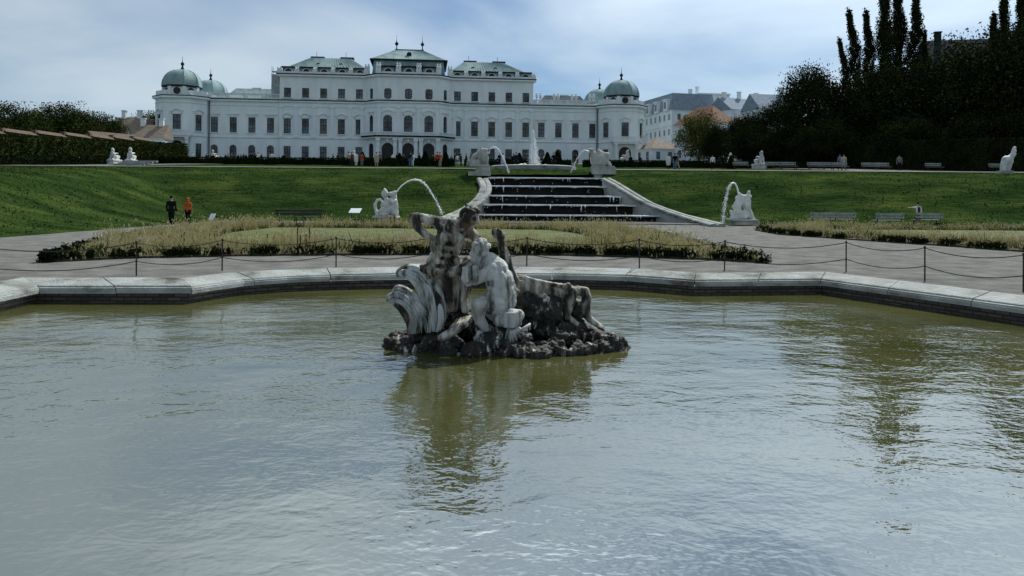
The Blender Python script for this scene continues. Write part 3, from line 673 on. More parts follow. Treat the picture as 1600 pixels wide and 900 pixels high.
ZC, ZT = 16.7, 23.9
for s_ in (-1, 1):
    def seg(pts):    # mirror and keep left-to-right order
        return pts if s_ < 0 else [(-p[0], p[1]) for p in pts][::-1]
    # ---- corner pavilion, chamfered
    pv = seg([(-68.0, -6), (-68.0, 1.3), (-64.9, 4.6), (-57.9, 4.6), (-54.6, 1.3), (-54.6, -0.2)])
    cl = math.hypot(3.1, 3.3)
    def pw(c): return [(c, 0.9, 1.7, 4.0, 'rect', 'low'), (c, 8.3, 1.8, 4.3, 'rect', 'mid')]
    panel('wall', pv[0], pv[1], 0, ZC, []); panel('wall', pv[1], pv[2], 0, ZC, pw(cl / 2)); 
    panel('wall', pv[2], pv[3], 0, ZC, [(3.5, 0.0, 3.6, 5.6, 'arch', 'open'), (3.5, 8.3, 2.1, 4.3, 'rect', 'mid')])
    panel('wall', pv[3], pv[4], 0, ZC, pw(math.hypot(3.3, 3.3) / 2)); panel('wall', pv[4], pv[5], 0, ZC, [])
    band('cornice', pv, ZC, ZC + 0.75, 0.75, 'trim'); band('gutter', pv, ZC + 0.752, ZC + 1.0, 0.82, 'gutter'); band('frieze', pv, ZC - 1.1, ZC - 0.85, 0.16, 'trim'); band('string_course', pv, 6.7, 7.1, 0.22, 'trim'); band('plinth', pv, 0, 0.7, 0.18, 'trim')
    # attic with balustrade piers, pediment
    cu = s_ * 61.35
    at_ = [(p[0] * 1.0, p[1] - 0.3) for p in pv]
    for a_, c_ in zip(at_[:-1], at_[1:]): panel('parapet', a_, c_, ZC + 0.9, ZC + 2.4, [])
    b = MB(); b.add([(cu - 4.2, -4.75, ZC + 0.93), (cu + 4.2, -4.75, ZC + 0.93), (cu + 2, -4.75, ZC + 2.4), (cu, -4.75, ZC + 3.0), (cu - 2, -4.75, ZC + 2.4), (cu - 4.2, -4.1, ZC + 0.93), (cu + 4.2, -4.1, ZC + 0.93), (cu + 2, -4.1, ZC + 2.4), (cu, -4.1, ZC + 3.0), (cu - 2, -4.1, ZC + 2.4)],
                    [(0, 1, 2, 3, 4), (4, 3, 8, 9), (3, 2, 7, 8), (2, 1, 6, 7), (0, 4, 9, 5), (9, 8, 7, 6, 5)]); b.build('pediment', M['trim'], pal)
    # portico of the pavilion
    pt = thing('portico', None, None); pt.parent = pal
    b = MB().box((cu, -5.7, 7.0), (8.2, 2.4, 0.5)).box((cu, -5.7, 6.55), (7.6, 2.0, 0.42)); b.build('balcony_slab', M['trim'], pt)
    b = MB().box((cu, -6.75, 8.3), (7.9, 0.25, 0.2)).box((cu, -6.75, 7.35), (7.9, 0.3, 0.18))
    for i in range(24): b.box((cu - 3.8 + i * 7.6 / 23, -6.75, 7.85), (0.15, 0.15, 0.9))
    b.build('balustrade', M['trim'], pt)
    for sx in (-3.0, 3.0):
        MB().lathe((cu + sx, -6.2, 0), [(0.62, 0), (0.62, 0.5), (0.46, 0.6), (0.44, 5.6), (0.6, 5.9), (0.62, 6.35)], 12).build('column', M['trim'], pt)
    # dome
    dm = thing('dome_tower', None, None, (cu, -0.2, 0)); dm.parent = pal
    MB().lathe((0, 0, 0), [(4.9, ZC + 0.9), (4.75, 20.2), (0.1, 20.2)], 8, rot=math.pi / 8).build('drum', M['trim'], dm)
    MB().lathe((0, 0, 0), [(5.0, 20.0), (5.25, 20.1), (5.25, 20.5), (0.1, 20.5)], 8, rot=math.pi / 8).build('eave', M['gutter'], dm)
    pf = [(5.2 * math.cos(a) ** 0.8, 20.45 + 4.7 * math.sin(a)) for a in np.linspace(0, math.pi / 2 * 0.985, 10)]
    dob = MB().lathe((0, 0, 0), pf, 8, rot=math.pi / 8).build('dome', M['copper'], dm)
    for k in range(8):
        a = 2 * math.pi * k / 8 + math.pi / 8; MB().tube([(r_ * 1.005 * math.cos(a), r_ * 1.005 * math.sin(a), z) for r_, z in pf], 0.09, 5).build('rib', M['copper'], dob)
    MB().lathe((0, 0, 25.0), [(0.75, 0), (0.3, 0.7), (0.22, 1.3), (0.5, 1.6), (0.5, 1.9), (0.15, 2.2), (0.08, 2.6), (0.02, 4.0)], 10).build('finial', M['gutter'], dm)
    for k in range(8):
        a = 2 * math.pi * k / 8; c_ = (4.55 * math.cos(a), 4.55 * math.sin(a))
        b = MB().lathe((0, 0, 0), [(0.95, 0), (0.95, 0.3), (0.05, 0.3)], 12); o = b.build('oculus', M['glass_dark'], dm); o.rotation_euler = (math.pi / 2, 0, a + math.pi / 2); o.location = (c_[0] * 0.955, c_[1] * 0.955, 18.9)
        MB().box((4.85 * math.cos(a + .39), 4.85 * math.sin(a + .39), 18.9), (0.9, 0.5, 2.6), a + .39 + math.pi / 2).build('pier', M['trim'], dm)
    # rear tower dome
    d2 = copy_tree(dm, pal); d2.location = (cu - s_ * 0.2, 27, 1.2)
    # ---- wing
    wg = seg([(-54.6, 0), (-35.4, 0)]); L = 19.2
    cs = [1.7, 6.7, 11.7, 16.7] if s_ < 0 else [L - 16.7, L - 11.7, L - 6.7, L - 1.7]
    ops = [(c, 0.9, 1.9, 4.0, 'arch', 'arch') for c in cs] + [(c, 8.3, 1.9, 4.2, 'rect', 'up') for c in cs]
    panel('wall', wg[0], wg[1], 0, ZC, ops)
    band('cornice', wg, ZC, ZC + 0.6, 0.6, 'trim'); band('gutter', wg, ZC + 0.602, ZC + 0.90, 0.68, 'gutter'); band('frieze', wg, ZC - 1.1, ZC - 0.85, 0.14, 'trim'); band('string_course', wg, 6.7, 7.1, 0.2, 'trim'); band('plinth', wg, 0, 0.7, 0.15, 'trim')
    b = MB(); x0, x1 = wg[0][0], wg[1][0]
    b.box(((x0 + x1) / 2, -0.1, ZC + 1.0), (19.2, 0.5, 0.45)).box(((x0 + x1) / 2, -0.1, ZC + 2.3), (19.2, 0.5, 0.22))
    for i in range(56):
        if i % 14 < 3: b.box((x0 + 0.2 + i * 18.8 / 55, -0.1, ZC + 1.7), (0.36, 0.46, 1.1))
        else: b.box((x0 + 0.2 + i * 18.8 / 55, -0.1, ZC + 1.7), (0.17, 0.2, 1.1))
    b.build('balustrade', M['trim'], pal)
    for i in range(4 if s_ > 0 else 0):
        for q in (-0.55, 0.55): MB().lathe((x0 + 1.6 + i * 5.2 + q, -0.1, ZC + 2.42), [(0.3, 0), (0.2, 0.25), (0.42, 0.7), (0.45, 1.3), (0.25, 1.6), (0.3, 1.9), (0.05, 2.1)], 8).build('vase', M['trim'], pal)
    xr0, xr1 = (-52.2, -36.2) if s_ < 0 else (36.6, 53.2)
    b = MB(); b.add([(xr0, 2.5, ZC + 0.6), (xr1, 2.5, ZC + 0.6), (xr1, 14, ZC + 0.6), (xr0, 14, ZC + 0.6), (xr0 + 3.4, 7, 21.4), (xr1 - 2.6, 7, 21.4), (xr1 - 2.6, 9, 21.4), (xr0 + 3.4, 9, 21.4)], [(0, 1, 5, 4), (1, 2, 6, 5), (2, 3, 7, 6), (3, 0, 4, 7), (4, 5, 6, 7)]); rf = b.build('wing_roof', M['copper' if s_ < 0 else 'slate'], pal)
    MB().box(((xr0 + xr1) / 2 + 1, 8, 21.5), (2.6, 1.6, 0.5)).build('chimney', M['trim'], rf)
    # ---- main side block
    mb = seg([(-35.4, 0.5), (-12.1, 0.5)]); L = 23.3
    cs = [2.1, 7.0, 11.9, 16.8, 21.7] if s_ < 0 else [L - 21.7, L - 16.8, L - 11.9, L - 7.0, L - 2.1]
    ops = [(c, 0.9, 1.9, 3.8, 'rect', 'low') for c in cs] + [(c, 8.2, 1.9, 4.2, 'rect', 'mid') for c in cs] + [(c, 18.2, 1.9, 2.7, 'rect', 'third') for c in cs]
    panel('wall', mb[0], mb[1], 0, ZT, ops)
    es = seg([(-35.4, -12), (-35.4, 0.5)]); panel('wall', es[0], es[1], 0 if False else ZC, ZT, [])
    # ---- canted bay
    an = seg([(-12.1, 0.5), (-8.4, 4.4)]); cl2 = math.hypot(3.7, 3.9)
    panel('wall', an[0], an[1], 0, ZT, [(cl2 / 2, 0.3, 2.0, 5.4, 'arch', 'open'), (cl2 / 2, 8.9, 1.5, 4.6, 'arch', 'up'), (cl2 / 2, 18.0, 1.3, 2.9, 'octo', 'third')])
    # attic dormers and trophies
    for i, c in enumerate(cs):
        u_ = mb[0][0] + c; dd = thing('dormer', None, None, (u_, 0.9, ZT + 0.6)); dd.parent = pal
        MB().box((0, 0.6, 1.1), (3.2, 1.6, 2.2)).build('body', M['copper'], dd); MB().box((0, 0.3, 2.32), (3.7, 2.4, 0.26)).build('eave', M['gutter'], dd)
        pl = arch_poly(0, 0.35, 1.9, 1.55, 'arch'); n = len(pl); MB().add([(x, -0.23, z) for x, z in pl], [tuple(range(n))[::-1]]).build('pane', M['glass_dark'], dd)
        q = arch_poly(0, 0.1, 2.5, 2.0, 'arch'); MB().add([(x, -0.32, z) for x, z in pl] + [(x, -0.32, z) for x, z in q] + [(x, -0.1, z) for x, z in q], [(k, (k + 1) % n, n + (k + 1) % n, n + k) for k in range(n)] + [(n + k, n + (k + 1) % n, 2 * n + (k + 1) % n, 2 * n + k) for k in range(n)]).build('surround', M['trim'], dd)
    for c in [-0.2] + [(a + b_) / 2 for a, b_ in zip(cs, cs[1:])] + [L + 0.1]:
        u_ = mb[0][0] + c
        b = MB().box((u_, 0.0, ZT + 1.3), (1.3, 0.8, 1.5)); 
        for q in (-0.32, 0.32): b.lathe((u_ + q, 0, ZT + 2.0), [(0.25, 0), (0.3, 0.2), (0.36, 0.4), (0.2, 0.6), (0.22, 0.75), (0.05, 0.9)], 8)
        b.build('attic_pedestal', M['trim'], pal)
    panel('parapet', (mb[0][0], 0.3), (mb[1][0], 0.3), ZT + 0.8, ZT + 1.6, [])
    # hip roof with flat ridge caps and round skylights
    a0, a1 = (-34.4, -11.5) if s_ < 0 else (11.5, 34.4); k0, k1 = (a0 + 6.2, a1 - 5.2) if s_ < 0 else (a0 + 4.2, a1 - 7.0)
    b = MB(); z0 = ZT + 2.9
    b.add([(a0, 1.6, z0), (a1, 1.6, z0), (a1, 18, z0), (a0, 18, z0), (k0, 6.5, 30.6), (k1, 6.5, 30.6), (k1, 12, 30.6), (k0, 12, 30.6)], [(0, 1, 5, 4), (1, 2, 6, 5), (2, 3, 7, 6), (3, 0, 4, 7), (4, 5, 6, 7)]); rf = b.build('hip_roof', M['copper'], pal)
    MB().box(((a0 + a1) / 2, 10, ZT + 1.6), (a1 - a0 - 0.4, 16, 2.7)).build('attic_wall', M['copper'], pal)
    for kx in (k0 + 1.6, k1 - 1.6):
        MB().box((kx + 0.4, 8, 30.8), (3.8, 2.5, 0.5)).build('ridge_cap', M['gutter'], rf)
        MB().tube([(kx, 8, 30.6), (kx, 8, 32.6)], 0.06, 5).build('rod', M['gutter'], rf)
        b = MB().lathe((0, 0, 0), [(0.75, 0), (0.75, 0.9), (0.05, 0.9)], 12); o = b.build('skylight', M['gutter'], rf); o.location = (kx + (1.0 if kx < (a0 + a1) / 2 else -1.0), 4.6, 28.0); o.rotation_euler = (math.pi / 2, 0, 0)
    nseam = int((a1 - a0) / 0.9)
    b = MB()
    for k in range(1, nseam):
        t_ = k / nseam; xa = a0 + (a1 - a0) * t_; xb = k0 + (k1 - k0) * t_; b.tube([(xa, 1.55, z0 + 0.03), (xb, 6.45, 30.63)], 0.05, 4)
    b.build('standing_seam', M['copper'], rf)
    # downpipes
    for u_ in (-54.45, ): MB().tube([(s_ * -u_ * -1 if False else s_ * 54.2, -1.9 if False else -0.35, z) for z in (0, 6, 12, ZC)], 0.13, 6).build('downpipe', M['gutter'], pal)
# ---- central block
front = panel('wall', (-8.4, 4.4), (8.4, 4.4), 0, ZT, [(8.4 + c, 0.2, 3.2, 5.6, 'arch', 'open') for c in (-5.65, 0, 5.65)] + [(8.4 + c, 8.7, 2.4, 4.7, 'seg', 'mid') for c in (-5.65, 0, 5.65)] + [(8.4 + c, 17.9, 2.0, 2.9, 'octo', 'third') for c in (-5.65, 0, 5.65)])
fl = [(-35.4, 0.5), (-12.1, 0.5), (-8.4, 4.4), (8.4, 4.4), (12.1, 0.5), (35.4, 0.5)]
flT = [(-35.4, -12)] + fl + [(35.4, -12)]
band('cornice', fl, ZC + 0.0, ZC + 0.55, 0.5, 'trim'); band('gutter', fl, ZC + 0.552, ZC + 0.86, 0.62, 'gutter'); band('cornice', flT, ZT, ZT + 0.6, 0.8, 'trim'); band('gutter', flT, ZT + 0.602, ZT + 0.92, 0.88, 'gutter')
band('string_course', [fl[0], (-12.1, 0.5)], 6.7, 7.1, 0.2, 'trim'); band('string_course', [(12.1, 0.5), fl[-1]], 6.7, 7.1, 0.2, 'trim'); band('frieze', fl, ZC - 1.1, ZC - 0.85, 0.14, 'trim'); band('plinth', [fl[0], (-12.1, 0.5)], 0, 0.7, 0.15, 'trim'); band('plinth', [(12.1, 0.5), fl[-1]], 0, 0.7, 0.15, 'trim')
pilm = MB().box((0, -0.1, 4.4), (0.9, 0.3, 8.6)).box((0, -0.16, 8.45), (1.15, 0.46, 0.6)).box((0, -0.14, 0.2), (1.1, 0.4, 0.5)).mesh('pilaster', M['plaster'])
for u_ in [s_ * x for s_ in (-1, 1) for x in (12.9, 16.2, 21.1, 26.0, 30.9, 35.0)]:
    o = link('pilaster', pilm, pal); o.location = (u_, -0.5, 7.2)
for u_ in [s_ * x for s_ in (-1, 1) for x in (2.8, 8.0)]:
    o = link('pilaster', pilm, pal); o.location = (u_, -4.4, 7.2)
# portico across the bay
pt = thing('portico', None, None); pt.parent = pal
bal = [(-12.9, 1.3), (-8.9, 5.9), (8.9, 5.9), (12.9, 1.3)]
b = MB(); b.prism([(p[0], -p[1]) for p in bal] + [(12.1, -0.5), (8.4, -4.38), (-8.4, -4.38), (-12.1, -0.5)], 7.0, 7.55); b.build('balcony_slab', M['trim'], pt)
band('slab_edge', bal, 7.3, 7.75, 0.35, 'gutter', pt)
b = MB()
for (p, q) in zip(bal, bal[1:]):
    p, q = Vector(p), Vector(q); L = (q - p).length; k = int(L / 0.42); an_ = math.atan2(-(q - p).y, (q - p).x)
    for i in range(k + 1):
        c = p.lerp(q, i / k); b.box((c.x, -c.y, 8.15), (0.16, 0.16, 0.8))
    c = (p + q) / 2; b.box((c.x, -c.y, 8.62), (L, 0.35, 0.2), an_); b.box((c.x, -c.y, 7.85), (L, 0.32, 0.16), an_)
b.build('balustrade', M['trim'], pt)
for u_ in (-8.2, -3.55, -2.1, 2.1, 3.55, 8.2):
    b = MB().box((u_, -5.2, 0.55), (1.25, 1.25, 1.1)); b.box((u_, -5.2, 3.6), (0.95, 0.95, 5.0)); b.box((u_, -5.2, 6.2), (1.15, 1.15, 0.35)); b.box((u_, -5.2, 6.65), (1.3, 1.4, 0.68)); b.build('column', M['trim'], pt)
for u_ in (-5.65, 0, 5.65): MB().lathe((u_, -5.3, 6.0), [(0.05, 1.0), (0.05, 0.7), (0.3, 0.5), (0.34, 0.15), (0.1, 0)], 8).build('lantern', M['sign'], pt)
# central attic, mansard and finials
panel('parapet', (-8.2, 4.2), (8.2, 4.2), ZT + 0.8, ZT + 1.6, [])
for u_ in (-5.65, 0, 5.65):
    dd = thing('dormer', None, None, (u_, -2.9, ZT + 0.6)); dd.parent = pal
    MB().box((0, 0.6, 1.2), (3.4, 1.6, 2.4)).build('body', M['copper'], dd); MB().box((0, 0.3, 2.6), (4.2, 2.4, 0.26)).build('eave', M['gutter'], dd)
    pl = arch_poly(0, 0.4, 2.0, 1.7, 'arch'); n = len(pl); MB().add([(x, -0.23, z) for x, z in pl], [tuple(range(n))[::-1]]).build('pane', M['glass_dark'], dd)
    q = arch_poly(0, 0.1, 2.7, 2.2, 'arch'); MB().add([(x, -0.32, z) for x, z in pl] + [(x, -0.32, z) for x, z in q] + [(x, -0.1, z) for x, z in q], [(k, (k + 1) % n, n + (k + 1) % n, n + k) for k in range(n)] + [(n + k, n + (k + 1) % n, 2 * n + (k + 1) % n, 2 * n + k) for k in range(n)]).build('surround', M['trim'], dd)
for u_ in (-8.3, -2.8, 2.8, 8.3, -11.6, 11.6):
    yy = -3.9 if abs(u_) < 9 else -0.6; b = MB().box((u_, yy, ZT + 1.5), (1.5, 0.9, 1.9))
    for q in (-0.36, 0.36): b.lathe((u_ + q, yy, ZT + 2.4), [(0.28, 0), (0.34, 0.4), (0.4, 0.85), (0.22, 1.2), (0.25, 1.5), (0.05, 1.8)], 8)
    b.build('attic_pedestal', M['trim'], pal)
b = MB(); b.lathe((0, 3.5, 0), [(1, ZT + 0.8), (0.92, 29.2)], 4); 
def frus(b, r0, z0, r1, z1): 
    (a, c, d, e), (f, g_, h, i) = r0, r1
    b.add([(a, d, z0), (c, d, z0), (c, e, z0), (a, e, z0), (f, h, z1), (g_, h, z1), (g_, i, z1), (f, i, z1)], [(0, 1, 5, 4), (1, 2, 6, 5), (2, 3, 7, 6), (3, 0, 4, 7), (4, 5, 6, 7)])
b = MB(); frus(b, (-10.2, 10.2, -2.6, 16), ZT + 0.7, (-9.6, 9.6, -1.6, 15.5), 29.0); rf = b.build('mansard', M['copper'], pal)
b = MB().box((0, 7, 29.2), (21.6, 18.6, 0.36)); b.build('eave', M['gutter'], rf)
b = MB(); frus(b, (-10.6, 10.6, -2.1, 16), 29.38, (-4.0, 4.0, 4.6, 10), 33.2); b.build('upper_roof', M['copper'], rf)
MB().box((0, 7.3, 33.3), (8.2, 5.6, 0.2)).build('ridge_cap', M['gutter'], rf)
b = MB()
for k in range(1, 24):
    t_ = k / 24; b.tube([(-10.6 + 21.2 * t_, -2.12, 29.42), (-4 + 8 * t_, 4.55, 33.22)], 0.05, 4); b.tube([(-10.2 + 20.4 * t_, -2.62, ZT + 0.8), (-9.6 + 19.2 * t_, -1.62, 29.0)], 0.05, 4)
b.build('standing_seam', M['copper'], rf)
for u_ in (-3.7, 3.7): MB().lathe((u_, 6, 33.3), [(0.5, 0), (0.16, 0.5), (0.12, 1.3), (0.5, 1.75), (0.55, 2.0), (0.15, 2.5), (0.06, 3.0), (0.02, 4.6)], 10).build('finial', M['gutter'], rf)
for u_, z_, y_ in ((-3.2, 27.3, -2.35), (3.2, 27.3, -2.35), (0.0, 31.2, 0.7)):
    o = MB().lathe((0, 0, 0), [(0.7, 0), (0.7, 0.8), (0.05, 0.8)], 12).build('skylight', M['gutter'], rf); o.location = (u_, y_ + 0.4, z_); o.rotation_euler = (math.pi / 2, 0, 0)
# back of the palace body so it is closed from other sides
MB().box((0, 11, ZC / 2), (109, 20, ZC - 0.4)).build('rear_body', M['plaster'], pal)
MB().box((0, 11.5, (ZC + ZT) / 2), (70.0, 20.6, ZT - ZC)).build('rear_upper_body', M['plaster'], pal)
for s_ in (-1, 1): MB().box((s_ * 61.3, 20, ZC / 2), (13, 26, ZC)).build('rear_wing', M['plaster'], pal)
# scaffold on the roof of the left wing
sc = thing('scaffold', 'grey wrapped scaffold tower on the palace roof', 'scaffold', pal.matrix_world @ Vector((0, 0, 0)))
bpy.context.view_layer.update()
q = pal.matrix_world @ Vector((-36.6, -1.0 + 2.2, ZC + 0.75)); sc.location = q; sc.rotation_euler = (0, 0, YAW)
for sx in (-1.1, 1.1):
    for sy in (-0.9, 0.9): MB().tube([(sx, sy, 0), (sx + 0.02, sy, 8.6 + random.random())], 0.06, 5).build('pole', M['gutter'], sc)
for z in (1.8, 3.9, 6.0, 8.0): MB().box((0, 0, z), (2.3, 1.9, 0.12)).build('deck', M['wood_grey'], sc)
b = MB(); vs = []; fs = []
for j in range(9):
    for i in range(7): vs.append((-1.2 + 2.4 * i / 6, -1.0 + 0.12 * math.sin(i * 2.2 + j * 1.3), 0.6 + 6.6 * j / 8))
for j in range(8):
    for i in range(6): k = j * 7 + i; fs.append((k, k + 1, k + 8, k + 7))
b.add(vs, fs).build('wrap', M['wrap'], sc)

# ================================================================ FOUNTAIN SCULPTURE IN THE POOL
SD = 11.0
sc0 = P(780, 545, SD); sc0.z = WATER_Z
sculp = thing('fountain_sculpture', 'weathered stone fountain sculpture of two men and reeds on dark rocks in the pool', 'sculpture', sc0)
def Q(cx, cy, dy=0.0):            # crop coordinates of the photo detail -> local point, dy = metres behind the sculpture plane
    p = P(590 + cx / 3.4625, 310 + cy / 3.4625, SD); p.y += dy; return p - sc0
U = SD / F / 3.4625               # metres per crop unit
def ch(s, pts, tagi=0): return s.chain([(Q(x, y, d), r * U) for x, y, d, r in pts], tagi)
# rocks
s = Sculpt(); g_ = np.random.default_rng(11)
top = [(50, 745), (110, 700), (200, 690), (300, 665), (400, 640), (520, 620), (640, 640), (760, 640), (860, 620), (960, 625), (1060, 660), (1160, 690), (1250, 705), (1340, 745)]
def topy(x): return float(np.interp(x, [t[0] for t in top], [t[1] for t in top]))
for i in range(230):
    x = g_.uniform(85, 1310); half = 0.78 * math.sin(math.pi * (x - 20) / 1350) ** 0.7; dd = g_.uniform(-half, half); r_ = g_.uniform(16, 52)
    f = 1 - abs(dd) / (half + 1e-3); yt = topy(x) + r_; yb = 800; y = yb - (yb - yt) * min(1, f * 1.5) * g_.uniform(0.35, 1.0)
    s.ell(Q(x, y, dd), (r_ * U * g_.uniform(.8, 1.6), r_ * U * g_.uniform(.8, 1.5), r_ * U * g_.uniform(.6, 1.0)), Euler((g_.uniform(-.5, .5), g_.uniform(-.5, .5), g_.uniform(0, 3))).to_matrix())
for x in range(90, 1320, 60): s.ell(Q(x, 815, 0), (75 * U, 0.70 * math.sin(math.pi * (x - 30) / 1340) ** 0.6 + 0.05, 40 * U))
for x, y, d, r_ in [(800, 560, .14, 62), (860, 575, .12, 66), (930, 585, .12, 66), (985, 590, .14, 52), (840, 610, .05, 70), (930, 630, .04, 70), (1075, 610, .2, 50), (700, 660, 0, 90), (600, 690, 0, 90), (820, 660, 0.15, 90), (930, 690, 0.1, 80), (450, 680, 0.1, 80), (330, 720, 0, 60), (1060, 720, 0.1, 70)]: s.ell(Q(x, y, d), (r_ * U * 1.2, r_ * U * 1.3, r_ * U))
link('rock_base', s.done('rock_base', M['rock'], 0.017, 1, 0.042, 14.0, ridged=True), sculp)
# standing man with horn, torso twisted, arm bent back to the chest
s = Sculpt()
ch(s, [(300, 600, .10, 60), (290, 480, .08, 68), (305, 400, .06, 66), (345, 330, .04, 72), (378, 260, .02, 78), (402, 195, .0, 74), (420, 160, 0, 66), (470, 140, -.02, 40), (498, 118, -.02, 38)])
ch(s, [(430, 175, .05, 62), (372, 185, -.02, 52)])
for x, y, rx, rz_ in ((365, 205, 44, 34), (432, 212, 40, 32), (345, 262, 26, 20), (392, 266, 26, 20), (338, 298, 25, 19), (382, 304, 25, 19), (330, 334, 24, 18), (370, 340, 24, 18), (312, 262, 18, 34), (430, 275, 18, 36)): s.ell(Q(x, y, -0.185), (rx * U, 26 * U, rz_ * U))       # chest, stomach and flank muscles
ch(s, [(395, 158, -.13, 14), (440, 165, -.14, 14), (470, 165, -.12, 13)]); ch(s, [(340, 150, -.12, 26), (360, 160, -.13, 26)])
ch(s, [(385, 140, -.02, 44), (335, 128, -.06, 33), (275, 112, -.10, 27), (212, 98, -.12, 24)])      # upper arm
ch(s, [(202, 100, -.13, 24), (222, 148, -.16, 25), (262, 190, -.18, 21), (305, 214, -.2, 17), (338, 222, -.2, 20), (358, 240, -.2, 14)])
ch(s, [(192, 112, -.13, 20), (186, 120, -.13, 15)])
s.ell(Q(505, 98, -.02), (46 * U, 46 * U, 54 * U)); ch(s, [(532, 118, -.05, 20), (540, 128, -.06, 12)])
hs = Sculpt(); hs.ell(Q(497, 92, .02), (46 * U, 46 * U, 46 * U))
for k in range(60):
    a, e = random.uniform(0, 6.28), random.uniform(-0.5, 1.4)
    if math.cos(a) > .55 and e < .5: continue
    hs.ell(Q(503 + 50 * math.cos(a) * math.cos(e), 96 - 48 * math.sin(e), -.02 + 0.135 * math.sin(a) * math.cos(e)), (14 * U,) * 3)
hs.chain([(Q(486, 50, 0), 13 * U), (Q(482, 36, .02), 8 * U), (Q(478, 24, .03), 5 * U)]); link('hair', hs.done('hair', M['rock'], .010, 1, .006, 20), sculp)
ch(s, [(486, 58, 0, 14), (482, 42, .02, 9), (478, 28, .03, 5)])
ch(s, [(480, 175, .06, 44), (505, 190, .0, 32), (535, 210, -.04, 26), (530, 255, -.1, 22), (490, 250, -.14, 20), (470, 240, -.16, 16)])  # other arm with the horn
for k, (dx, dy) in enumerate(((-14, -14), (-18, -4), (-16, 8), (-8, 18))): ch(s, [(478, 245, -.16, 11), (470 + dx, 245 + dy, -.18, 9), (462 + dx, 252 + dy, -.17, 7)])
ch(s, [(300, 420, .0, 66), (330, 500, -.03, 58), (345, 560, -.02, 48), (350, 640, .02, 40)])           # near thigh
ch(s, [(400, 420, .1, 70), (430, 520, .08, 56), (445, 600, .08, 46), (450, 650, .1, 40)])
link('standing_figure', s.done('standing_figure', M['stain_dark'], 0.011, 2, 0.005, 16.0), sculp)
# drapery round the waist
s = Sculpt(); 
for k in range(14):
    t_ = k / 13; x0 = 255 + 250 * t_; y0 = 375 + 25 * math.sin(k * 1.9) - 25 * t_
    ch(s, [(x0, y0, -.12 + .12 * abs(t_ - .5), 24), (x0 + 22 * math.sin(k), y0 + 60, -.13 + .1 * abs(t_ - .5), 20), (x0 + 10 - 30 * t_ * math.sin(k * 2), y0 + 120 + 50 * math.sin(k * 1.3) ** 2, -.10 + .1 * abs(t_ - .5), 15)])
ch(s, [(250, 375, -.1, 24), (320, 395, -.2, 26), (400, 400, -.22, 30), (480, 370, -.2, 32), (500, 350, -.16, 28)])
ch(s, [(470, 400, -.14, 30), (480, 470, -.12, 26), (468, 540, -.1, 22), (475, 600, -.08, 22)]); ch(s, [(420, 410, -.16, 26), (425, 500, -.16, 22), (415, 590, -.12, 22)]); ch(s, [(380, 420, -.14, 24), (385, 520, -.14, 20), (385, 600, -.1, 20)])
link('drapery', s.done('drapery', M['stain_dark'], 0.0105, 1, 0.005, 18.0), sculp)
# seated man blowing a shell
s = Sculpt()
ch(s, [(662, 560, -.20, 78), (672, 500, -.20, 74), (662, 440, -.20, 78), (635, 385, -.20, 76), (605, 345, -.20, 60), (580, 315, -.22, 38), (568, 290, -.24, 36)])
ch(s, [(690, 420, -.16, 46), (708, 480, -.16, 44), (704, 550, -.16, 50)])
for x, y, rx, rz_ in ((622, 400, 40, 34), (648, 440, 20, 40), (676, 430, 24, 46), (640, 490, 26, 34), (690, 500, 22, 40), (660, 540, 40, 24), (612, 470, 18, 14), (606, 500, 18, 14)): s.ell(Q(x, y, -.37), (rx * U, 24 * U, rz_ * U))
s.ell(Q(560, 268, -.25), (46 * U, 48 * U, 50 * U)); ch(s, [(540, 300, -.26, 34), (535, 322, -.27, 28), (545, 345, -.27, 20)])
ch(s, [(516, 282, -.27, 9), (509, 292, -.27, 10)]); ch(s, [(524, 266, -.28, 12), (538, 262, -.30, 12)]); s.ell(Q(578, 290, -.37), (10 * U, 8 * U, 14 * U))
for k in range(34):
    a, e = random.uniform(0, 6.28), random.uniform(0.0, 1.5); s.ell(Q(565 + 44 * math.cos(a) * math.cos(e), 262 - 44 * math.sin(e), -.25 + 0.118 * math.sin(a) * math.cos(e)), (11 * U,) * 3)
for k in range(12): ch(s, [(540 + 22 * math.sin(k * 2.1), 320 + k, -.28 - .02 * math.cos(k), 12), (548 + 18 * math.sin(k * 1.7), 350 + 5 * math.cos(k * 3), -.28, 8)])
ch(s, [(620, 372, -.30, 44), (585, 398, -.36, 36), (535, 424, -.40, 30), (520, 405, -.42, 26), (524, 382, -.42, 22), (536, 366, -.42, 20)])   # near arm
for k in range(4): ch(s, [(530 - k * 3, 372 + k * 9, -.44, 11), (512, 364 + k * 10, -.45, 9), (505, 372 + k * 10, -.42, 7)])
ch(s, [(520, 360, -.45, 9), (512, 352, -.45, 7)])
ch(s, [(590, 370, -.12, 40), (555, 400, -.14, 34), (520, 390, -.2, 26)])
ch(s, [(660, 575, -.24, 66), (620, 560, -.32, 56), (575, 552, -.38, 46), (552, 556, -.40, 40), (548, 600, -.38, 36), (560, 640, -.36, 32), (582, 672, -.34, 26), (590, 690, -.34, 22)])
ch(s, [(680, 600, -.16, 50), (640, 620, -.2, 40), (600, 600, -.18, 30)])
link('seated_figure', s.done('seated_figure', M['stain_pale'], 0.0105, 2, 0.004, 16.0), sculp)
s = Sculpt(); ch(s, [(505, 345, -.42, 14), (492, 380, -.44, 24), (488, 415, -.44, 27), (496, 440, -.42, 20), (512, 446, -.40, 10)])
for k in range(4): ch(s, [(475, 362 + k * 20, -.44, 9), (492, 366 + k * 20, -.50, 11), (508, 372 + k * 18, -.46, 8)])
link('shell_horn', s.done('shell_horn', M['stain_pale'], 0.011, 2), sculp)
